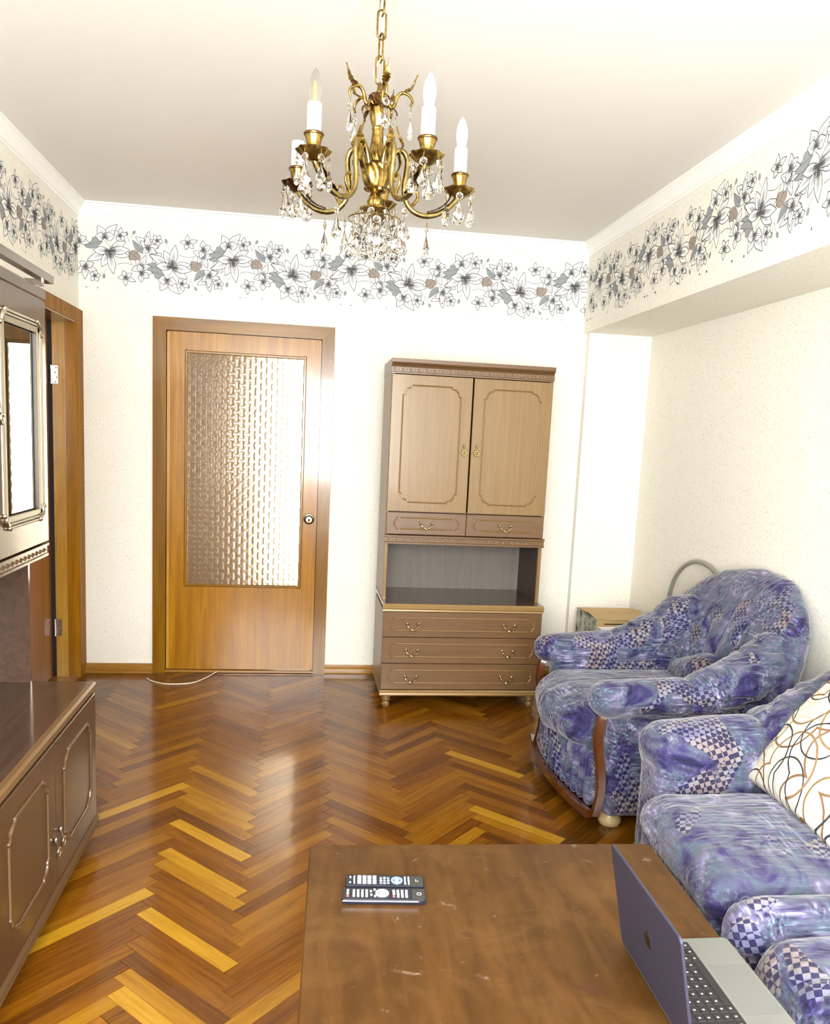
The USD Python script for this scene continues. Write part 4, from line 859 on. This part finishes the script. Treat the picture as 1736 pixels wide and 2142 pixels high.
# ---- two remote controls side by side
M_rem = plain('black_plastic', (.012, .013, .022), .28); M_rem2 = plain('dark_grey_plastic', (.035, .035, .03), .4); M_sil = plain('silver_strip', (.75, .76, .8), .25, .8)
M_wk = plain('white_keys', (.80, .80, .84), .5); M_rk = plain('red_key', (.75, .10, .10), .5); M_gk = plain('blue_grey_key', (.20, .27, .40), .4)
def remote(name, label, loc, rz, L, Wd, silver):
    t = thing(name, label, 'remote control', loc, rz)
    r = .012 if silver else .005
    body = hull(np.vstack([(lambda g, z: np.c_[np.array(g.exterior.coords), np.full(len(g.exterior.coords), z)])(g, z) for g, z in ((sbox(0, 0, L, Wd).buffer(-.004).buffer(.002), 0.), (sbox(0, 0, L, Wd).buffer(-r).buffer(r, 5), .004), (sbox(0, 0, L, Wd).buffer(-r).buffer(r, 5), .0095), (sbox(0, 0, L, Wd).buffer(-.004).buffer(.003), .013))]))
    part(t, 'body', body, M_rem, 30)
    part(t, 'end_panel', bx(L-.030, L-.003, .004, Wd-.004, .0128, .0134, .0002), M_rem2)
    if silver: part(t, 'silver_edge', hull([(x, -.0008, z) for x, z in ((.001, .0078), (L-.016, .0078), (L-.018, .0102), (.001, .0102))] + [(x, .002, z) for x, z in ((.001, .0078), (L-.016, .0078), (L-.018, .0102), (.001, .0102))]), M_sil, label='silver strip along the near edge')
    K = lambda x, y, a, b, m, nm='button': part(t, nm, bx(x-a/2, x+a/2, y-b/2, y+b/2, .0125, .0147, .0007), m, False)
    if silver:
        for i, x in enumerate((.011, .024, .033, .042, .051)):
            for j, y in enumerate((.012, .022, .032)): K(x, y, .0052, .0072, M_rk if (i == 0 and j == 0) else M_wk)
        for x, y in ((.060, .030), (.061, .017), (.068, .036), (.069, .012)): K(x, y, .005, .006, M_wk)
        rg_ = Point(0, 0).buffer(.0145, 24).difference(Point(0, 0).buffer(.008, 20)); m = extrude(rg_, .002); m.apply_translation((.084, .023, .0128)); part(t, 'navigation_ring', m, M_wk, 20)
        m = extrude(Point(0, 0).buffer(.0062, 20), .0024); m.apply_translation((.084, .023, .0128)); part(t, 'ok_button', m, M_wk, 20)
        for x in (.109, .118, .127, .136):
            for j, y in enumerate((.012, .022, .032)): K(x, y, .0056, .0076, M_rk if (x < .11 and j == 0) else M_wk)
        em = Point(0, 0).buffer(.0055, 20).difference(Point(0, 0).buffer(.0038, 20)); m = extrude(em, .0004); m.apply_translation((L-.015, .022, .0133)); part(t, 'badge', m, M_wk)
    else:
        for x in (.010,):
            for y in (.012, .032): K(x, y, .004, .005, M_wk)
        K(.019, .022, .0035, .030, M_wk)
        for x in (.030, .041, .052, .063):
            for y in (.010, .019, .028, .036): K(x, y, .0085, .0055, M_wk)
        for x in (.077, .085, .093):
            for y in (.010, .020, .030): K(x, y, .0058, .0055, M_gk if (x + y) % .02 < .01 else M_wk)
        rg_ = affinity.scale(Point(0, 0).buffer(.0130, 24), 1.0, 1.1).difference(Point(0, 0).buffer(.0075, 20)); m = extrude(rg_, .002); m.apply_translation((.112, .021, .0126)); part(t, 'navigation_ring', m, M_gk, 20)
        m = extrude(Point(0, 0).buffer(.005, 20), .0022); m.apply_translation((.112, .021, .0126)); part(t, 'ok_button', m, M_wk, 20)
        for x in (.130, .138):
            for y in (.010, .021, .032): K(x, y, .004, .008, M_wk)
        for dx in (0, .004): part(t, 'badge', bx(L-.019+dx, L-.0175+dx, .016, .026-dx, .0133, .0136), M_wk)
    return t
remote('remote_control', 'black remote control with silver edge strip and round white key pad', (1.396, -3.338, TZ), -4.5, .178, .045, True)
remote('remote_control', 'black remote control with four rows of small keys behind the silver-edged one', (1.405, -3.286, TZ), -4.5, .172, .043, False)
# ------------------------------------------------------------------ small things
M_card = wood('cardboard', [(.3, (.42, .28, .12)), (.5, (.50, .34, .16)), (.7, (.55, .39, .19))], (.1, 1, 1), .75, 20.)
M_cardp = mat('printed_cardboard', {'t': ('texture_coordinate', {}), 'n': ('noise_texture', {'scale': 16., 'detail': 4.}), 'r': ('rgb_ramp', {'ramp': [(.35, (.10, .12, .08)), (.45, (.35, .38, .30)), (.55, (.60, .60, .52)), (.7, (.72, .70, .62))]}), 'p': ('principled_bsdf', {'roughness': .6})}, [('t.object', 'n.vector'), ('n.fac', 'r.fac'), ('r.color', 'p.base_color')])
cb = thing('cardboard_box', 'cardboard carton behind the armchair in the corner', 'box', (3.0, -.50, 0))
bw, bd_, bh = .355, .34, .478
part(cb, 'side_panel', bx(0, .004, 0, bd_, 0, bh), M_cardp, label='side printed in grey and green'); part(cb, 'side_panel', bx(bw-.004, bw, 0, bd_, 0, bh), M_card)
part(cb, 'front_panel', bx(.004, bw-.004, 0, .004, 0, bh-.002), M_card); part(cb, 'back_panel', bx(.004, bw-.004, bd_-.004, bd_, 0, bh), M_card)
def flap(P, th=.004): P = np.array(P, float); return hull(np.vstack([P, P + (0, 0, th)]))
part(cb, 'flap', flap([(0, bd_, bh), (bw, bd_, bh), (bw-.01, bd_*.42, bh+.010), (.01, bd_*.40, bh+.004)]), M_card); part(cb, 'flap', flap([(0, .0, bh), (bw, .0, bh), (bw-.01, bd_*.58, bh+.016), (.012, bd_*.56, bh+.010)]), M_card)
part(cb, 'slot', bx(.10, .13, -.001, .003, .38, .44), M_dark, label='dark torn slot'); part(cb, 'slot', bx(.05, .23, -.001, .003, .452, .458), M_dark)
part(cb, 'base_panel', bx(.004, bw-.004, .004, bd_-.004, 0, .004), M_card)
M_paper = plain('white_paper', (.82, .80, .84), .6)
pp = thing('paper_pile', 'small pile of white papers on a carton beside the cardboard box', 'papers', (3.04, -.60, .42))
for k in range(5): part(pp, 'sheet', move(bx(-.055, .055, -.035, .035, k*.0075, k*.0075+.005), (0, 0, 0), rz=.05*((k*7) % 5-2)), M_paper)
cb2 = thing('carton', 'low brown carton under the white papers beside the taller box', 'box', (2.975, -.66, 0))
part(cb2, 'side_panel', bx(0, .004, 0, .13, 0, .418), M_cardp); part(cb2, 'side_panel', bx(.146, .15, 0, .13, 0, .418), M_card); part(cb2, 'front_panel', bx(0.004, .146, 0, .004, 0, .418), M_card); part(cb2, 'back_panel', bx(.004, .146, .126, .13, 0, .418), M_card); part(cb2, 'top_flap', bx(0, .15, 0, .13, .416, .42), M_card)
# bent grey tube standing behind the armchair
M_grey = plain('grey_painted_tube', (.30, .29, .25), .4, .2)
A = [(3.345, -.66, 0), (3.345, -.66, .35), (3.345, -.68, .60)] + [(3.345, -1.02+.34*math.cos(t), .62+.29*math.sin(t)) for t in np.linspace(.15, PI-.15, 18)] + [(3.345, -1.36, .60), (3.345, -1.38, .35), (3.345, -1.38, 0)]
hp = thing('bent_tube', 'grey bent metal hoop standing against the right wall behind the armchair', 'metal hoop', (0, 0, 0))
part(hp, 'hoop', tube(curve(A, 70), .012, 12), M_grey)
for y in (-.66, -1.38): part(hp, 'end_cap', move(lathe([(0, 0), (.015, 0), (.015, .02), (0, .02)], 14), (3.345, y, 0)), M_dark)
M_cable = plain('dark_cable', (.05, .05, .05), .5); M_cord = plain('cream_cord', (.72, .60, .42), .45)
solo('wall_cable', tube(curve([(W2-.006, -1.85, .36), (W2-.006, -1.852, .52), (W2-.006, -1.858, .62), (W2-.006, -1.862, .74)], 20), .0045, 8), M_cable, 'thin dark cable on the right wall beside the armchair back', 'cable')
solo('floor_cord', tube(curve([(.40, -.150, .004), (.44, -.205, .004), (.535, -.259, .004), (.667, -.238, .004), (.74, -.13, .004), (.775, -.045, .006), (.79, -.03, .01)], 40), .004, 8), M_cord, 'thin cream cord curling over the parquet by the glazed door', 'cord')
# ------------------------------------------------------------------ five-armed brass chandelier with glass drops
def brass_mat(name, lo, hi, rough): return mat(name, {'t': ('texture_coordinate', {}), 'n': ('noise_texture', {'scale': 60., 'detail': 3.}), 'r': ('rgb_ramp', {'ramp': [(.35, lo), (.6, hi)]}), 'b': ('bump', {'strength': .3, 'distance': .002}), 'p': ('principled_bsdf', {'metallic': 1., 'roughness': rough})},
    [('t.object', 'n.vector'), ('n.fac', 'r.fac'), ('r.color', 'p.base_color'), ('n.fac', 'b.height'), ('b.normal', 'p.normal')])
M_br = brass_mat('aged_brass', (.16, .10, .025), (.40, .27, .075), .26); M_brt = brass_mat('brass_tube', (.22, .16, .06), (.34, .26, .10), .22); M_brd = brass_mat('tarnished_brass', (.07, .03, .012), (.17, .09, .035), .3)
M_sleeve = plain('white_candle_sleeve', (.90, .90, .87), .4); M_bulb = mat('frosted_bulb', {'p': ('principled_bsdf', dict(base_color=(.95, .95, .92), roughness=.25, subsurface_weight=.2))})
M_clear = mat('clear_bulb_glass', {'p': ('principled_bsdf', dict(base_color=(1, 1, 1), roughness=.02, transmission_weight=1., ior=1.12))})
M_cry = mat('crystal', {'p': ('principled_bsdf', dict(base_color=(.97, .97, .96), roughness=.0, transmission_weight=1., ior=1.52))})
M_fil = plain('yellow_filament', (.80, .62, .12), .4); M_wire = plain('white_wire', (.85, .84, .80), .5)
CX, CY = 1.4632, -2.60
ch = thing('chandelier', 'five-armed aged brass chandelier with candle bulbs and glass drops', 'chandelier', (CX, CY, .006), 0)
# chain, ceiling rose, wire
part(ch, 'ceiling_rose', lathe([(0, 2.69), (.055, 2.69), (.055, 2.682), (.048, 2.672), (.03, 2.660), (.012, 2.648), (0, 2.647)], 28), M_br)
def link(z, rz, L=.036, Wd=.0125, r=.0026):
    a = np.linspace(0, 2*PI, 21)[:-1]; P = [(Wd*math.cos(t)*(.75 if abs(math.sin(t)) > .8 else 1), 0, (L-Wd)*np.sign(math.sin(t))*(abs(math.sin(t)) > .3) + Wd*math.sin(t)) for t in a]
    return move(tube(P, r, 12, True), (0, 0, z), rz=rz)
zz_ = 2.437
k = 0
while zz_ < 2.65: part(ch, 'chain_link', link(zz_, .35 + (PI/2 if k % 2 else 0)), M_br); zz_ += .057; k += 1
part(ch, 'wire', tube(curve([(0.0, .006, 2.405), (-.012, .0, 2.42), (-.016, .0, 2.436), (-.006, 0, 2.455), (.005, .004, 2.48), (.004, .003, 2.53), (-.003, .003, 2.58), (.003, .002, 2.65)], 50), .0028, 8), M_wire)
part(ch, 'loop_stem', lathe([(0, 2.372), (.009, 2.372), (.011, 2.382), (.006, 2.39), (.005, 2.404), (.0035, 2.408), (0, 2.408)], 16), M_br)
fl = lambda n, a: (lambda q, z: a*math.cos(n*q + 6*math.sin(40*z)))
part(ch, 'crown_ring', lathe([(0, 2.376), (.024, 2.376), (.028, 2.370), (.026, 2.362), (.029, 2.354), (.024, 2.346), (0, 2.346)], 48, fl(12, .07)), M_brd)
part(ch, 'column', lathe([(0, 2.348), (.020, 2.346), (.024, 2.338), (.023, 2.322), (.018, 2.306), (.0145, 2.296), (.0165, 2.292), (.0145, 2.287), (.0155, 2.27), (.0175, 2.25), (.022, 2.228), (.0255, 2.216), (.0225, 2.208), (.024, 2.204), (0, 2.203)], 60, fl(10, .05)), M_br)
part(ch, 'black_collar', lathe([(0, 2.205), (.024, 2.205), (.026, 2.200), (.021, 2.197), (.027, 2.193), (0, 2.193)], 32), M_brd)
part(ch, 'bowl', lathe([(0, 2.196), (.037, 2.196), (.041, 2.192), (.040, 2.186), (.038, 2.170), (.034, 2.152), (.028, 2.140), (.031, 2.136), (.027, 2.130), (.012, 2.126), (.007, 2.112), (.010, 2.106), (.006, 2.100), (0, 2.098)], 72, fl(9, .06)), M_br)
hub = part(ch, 'lower_hub', lathe([(0, 2.128), (.012, 2.126), (.017, 2.116), (.022, 2.104), (.020, 2.094), (.030, 2.088), (.040, 2.086), (.041, 2.082), (.030, 2.080), (.016, 2.072), (.010, 2.060), (.013, 2.052), (.006, 2.044), (0, 2.042)], 60, fl(10, .05)), M_br)
# faceted glass pieces
def octagon(c, r):
    return move(hull([(r*math.cos(a+.39)*s, y, r*math.sin(a+.39)*s) for a in np.arange(8)*PI/4 for s, y in ((1, 0), (.55, r*.42), (.55, -r*.42))]), c)
def drop(c, L, w, rz=0, flat=.55):
    pts = [(0, 0, 0)]
    for z, r in ((-.14, .16), (-.36, .34), (-.58, .62), (-.72, .80), (-.86, .66), (-.96, .30)):
        for k in range(8):
            a = k*PI/4 + (.39 if z < -.6 else 0); pts.append((w*r*math.cos(a)*.62, w*r*math.sin(a)*flat*.62, z*L))
    pts.append((0, 0, -L)); return move(hull(pts), c, rz=rz)
def pin(p0, p1): return tube([p0, p1], .0009, 5)
def pendant(parent, x, y, z, L, w, rz, bead=True):
    z0 = z
    if bead: part(parent, 'crystal_bead', octagon((x, y, z-.012), .0085) if rz == 0 else move(octagon((0, 0, 0), .0105), (x, y, z-.012), rz=rz), M_cry, False); z0 = z-.025
    part(parent, 'crystal_drop', drop((x, y, z0), L, w, rz), M_cry, False)
    part(parent, 'pin', pin((x, y, z+.008), (x, y, z0-.004)), M_brt, False)
def acanthus(path, w, n=18):
    P = curve(path, n); V, F = [], []
    for i, p in enumerate(P):
        t = i/(n-1); ww = w*(math.sin(PI*min(t*1.1+.08, 1))**.7)*(1+.28*math.sin(i*2.2)); d = P[min(i+1, n-1)]-P[max(i-1, 0)]; d /= np.linalg.norm(d); nz = np.cross(d, (0, 1, 0))
        for o, h in ((-1, 0), (-.5, .25), (0, .12), (.5, .25), (1, 0)): V.append(p + np.array([0, o*ww, 0]) + nz*h*w*.9)
        for o, h in ((1, -.18), (0, -.12), (-1, -.18)): V.append(p + np.array([0, o*ww*.92, 0]) + nz*h*w*.9)
    for i in range(n-1):
        for j in range(8): a, b, c, e = i*8+j, i*8+(j+1) % 8, (i+1)*8+(j+1) % 8, (i+1)*8+j; F += [(a, b, c), (a, c, e)]
    for o in (0, (n-1)*8): F += [(o, o+k_, o+k_+1) for k_ in range(1, 7)]
    m = T(V, F); trimesh.repair.fix_normals(m); return m
ANG = [80.8+72*k for k in range(5)]; RA, ZP = .240, 2.155
for k, deg in enumerate(ANG):
    a = math.radians(deg); R3 = lambda m: move(m, rz=a)
    prof_ = [(.030, 2.192), (.040, 2.220), (.056, 2.241), (.074, 2.243), (.086, 2.222), (.084, 2.186), (.080, 2.150), (.086, 2.118), (.106, 2.094), (.138, 2.084), (.172, 2.090), (.204, 2.108), (.228, 2.132), (.238, 2.150)]
    arm = part(ch, 'arm', R3(tube(curve([(r, 0, z) for r, z in prof_], 60), .0074, 16)), M_brt)
    part(arm, 'leaf_scroll', R3(acanthus([(.052, 0, 2.176), (.066, 0, 2.205), (.062, 0, 2.238), (.072, 0, 2.260), (.060, 0, 2.282), (.052, 0, 2.306)], .012)), M_br)
    part(arm, 'leaf_scroll', R3(tube(curve([(.100, 0, 2.100), (.120, 0, 2.128), (.112, 0, 2.150), (.098, 0, 2.146), (.098, 0, 2.134)], 20), np.linspace(.005, .0025, 20), 12)), M_br)
    part(arm, 'leaf_scroll', R3(acanthus([(.150, 0, 2.094), (.176, 0, 2.104), (.200, 0, 2.122), (.214, 0, 2.146), (.205, 0, 2.162)], .012)), M_brd)
    pan = part(arm, 'drip_pan', R3(move(lathe([(0, ZP-.014), (.010, ZP-.014), (.020, ZP-.008), (.030, ZP-.003), (.040, ZP+.006), (.0435, ZP+.011), (.041, ZP+.012), (.028, ZP+.003), (0, ZP)], 64, lambda q, z: .06*math.cos(8*q)*(z > ZP-.006)), (RA, 0, 0))), M_br if k != 1 else M_brd)
    part(arm, 'candle_cup', R3(move(lathe([(0, ZP), (.017, ZP), (.0185, ZP+.006), (.0165, ZP+.016), (.0175, ZP+.030), (.0215, ZP+.044), (.023, ZP+.046), (0, ZP+.046)], 48, lambda q, z: .045*math.cos(9*q+120*(z-ZP)*.6))), (RA, 0, 0)) if False else R3(move(lathe([(0, ZP), (.017, ZP), (.0185, ZP+.006), (.0165, ZP+.016), (.0175, ZP+.030), (.0215, ZP+.044), (.023, ZP+.046), (0, ZP+.046)], 48, lambda q, z: .045*math.cos(9*q+72*(z-ZP))), (RA, 0, 0))), M_br)
    part(arm, 'cup_rim', R3(move(lathe([(.016, ZP+.045), (.0245, ZP+.046), (.0255, ZP+.049), (.0235, ZP+.052), (.016, ZP+.051)], 32), (RA, 0, 0))), M_brd)
    part(arm, 'candle_sleeve', R3(move(lathe([(0, ZP+.046), (.0178, ZP+.046), (.0178, ZP+.118), (.0165, ZP+.121), (.012, ZP+.122), (0, ZP+.122)], 32), (RA, 0, 0))), M_sleeve)
    bp = [(0, 0), (.0105, 0), (.0115, .006), (.0150, .018), (.0165, .032), (.0158, .046), (.0125, .060), (.008, .071), (.0035, .079), (0, .082)]
    clear = k == 2
    if k != 1: part(arm, 'candle_bulb', R3(move(lathe([(r, ZP+.121+z) for r, z in bp], 28), (RA, 0, 0))), M_clear if clear else M_bulb)
    if clear:
        for d_ in (-.0065, -.002, .0025, .007): part(arm, 'filament', R3(tube([(RA+d_, d_*.3, ZP+.124), (RA+d_*.8, d_*.3, ZP+.168)], 0.0008, 6)), M_fil)
    for q in range(6):
        t = q*PI/3 + .25; x, y = RA + .040*math.cos(t), .040*math.sin(t); xw, yw = x*math.cos(a)-y*math.sin(a), x*math.sin(a)+y*math.cos(a)
        pendant(arm, xw, yw, ZP-.004, .046 if q % 2 else .056, .030 if q % 2 else .036, t+a+PI/2, True)
    x, y = .150*math.cos(a), .150*math.sin(a)
    pendant(arm, x, y, 2.060, .060, .038, a+PI/2)
# crown scrolls with their own drops
for k, deg in enumerate((62, 134, 206, 278, 350)):
    a = math.radians(deg); R3 = lambda m: move(m, rz=a)
    sc = part(ch, 'crown_scroll', R3(tube(curve([(.024, 0, 2.358), (.034, 0, 2.346), (.042, 0, 2.352), (.048, 0, 2.372), (.062, 0, 2.384), (.080, 0, 2.378), (.090, 0, 2.364), (.086, 0, 2.350)], 30), np.linspace(.0058, .0032, 30), 14)), M_br)
    part(sc, 'leaf_tip', R3(acanthus([(.060, 0, 2.380), (.074, 0, 2.390), (.086, 0, 2.396), (.094, 0, 2.412), (.102, 0, 2.430)], .010)), M_br)
    part(sc, 'leaf_tip', R3(acanthus([(.030, 0, 2.348), (.042, 0, 2.342), (.050, 0, 2.330), (.046, 0, 2.318)], .007)), M_brd)
    pendant(sc, .087*math.cos(a), .087*math.sin(a), 2.342, .052, .032, a+PI/2)
# lower tiers of drops under the hub
for n, r, z, L, w, off in ((6, .042, 2.082, .052, .042, .2), (8, .080, 2.052, .062, .050, .0), (4, .036, 2.050, .066, .052, .5), (1, 0, 2.04, .07, .056, 0)):
    for k in range(n):
        a = k*2*PI/n + off; pendant(hub, r*math.cos(a), r*math.sin(a), z, L, w, a+PI/2)
a_ = np.linspace(0, 2*PI, 49)[:-1]; part(ch, 'drop_ring', tube([(.072*math.cos(t), .072*math.sin(t), 2.056) for t in a_], .0018, 6, True), M_brt)
for k in range(4): t = k*PI/2+.3; part(ch, 'ring_wire', tube([(.03*math.cos(t), .03*math.sin(t), 2.084), (.072*math.cos(t), .072*math.sin(t), 2.057)], .0014, 5), M_brt)
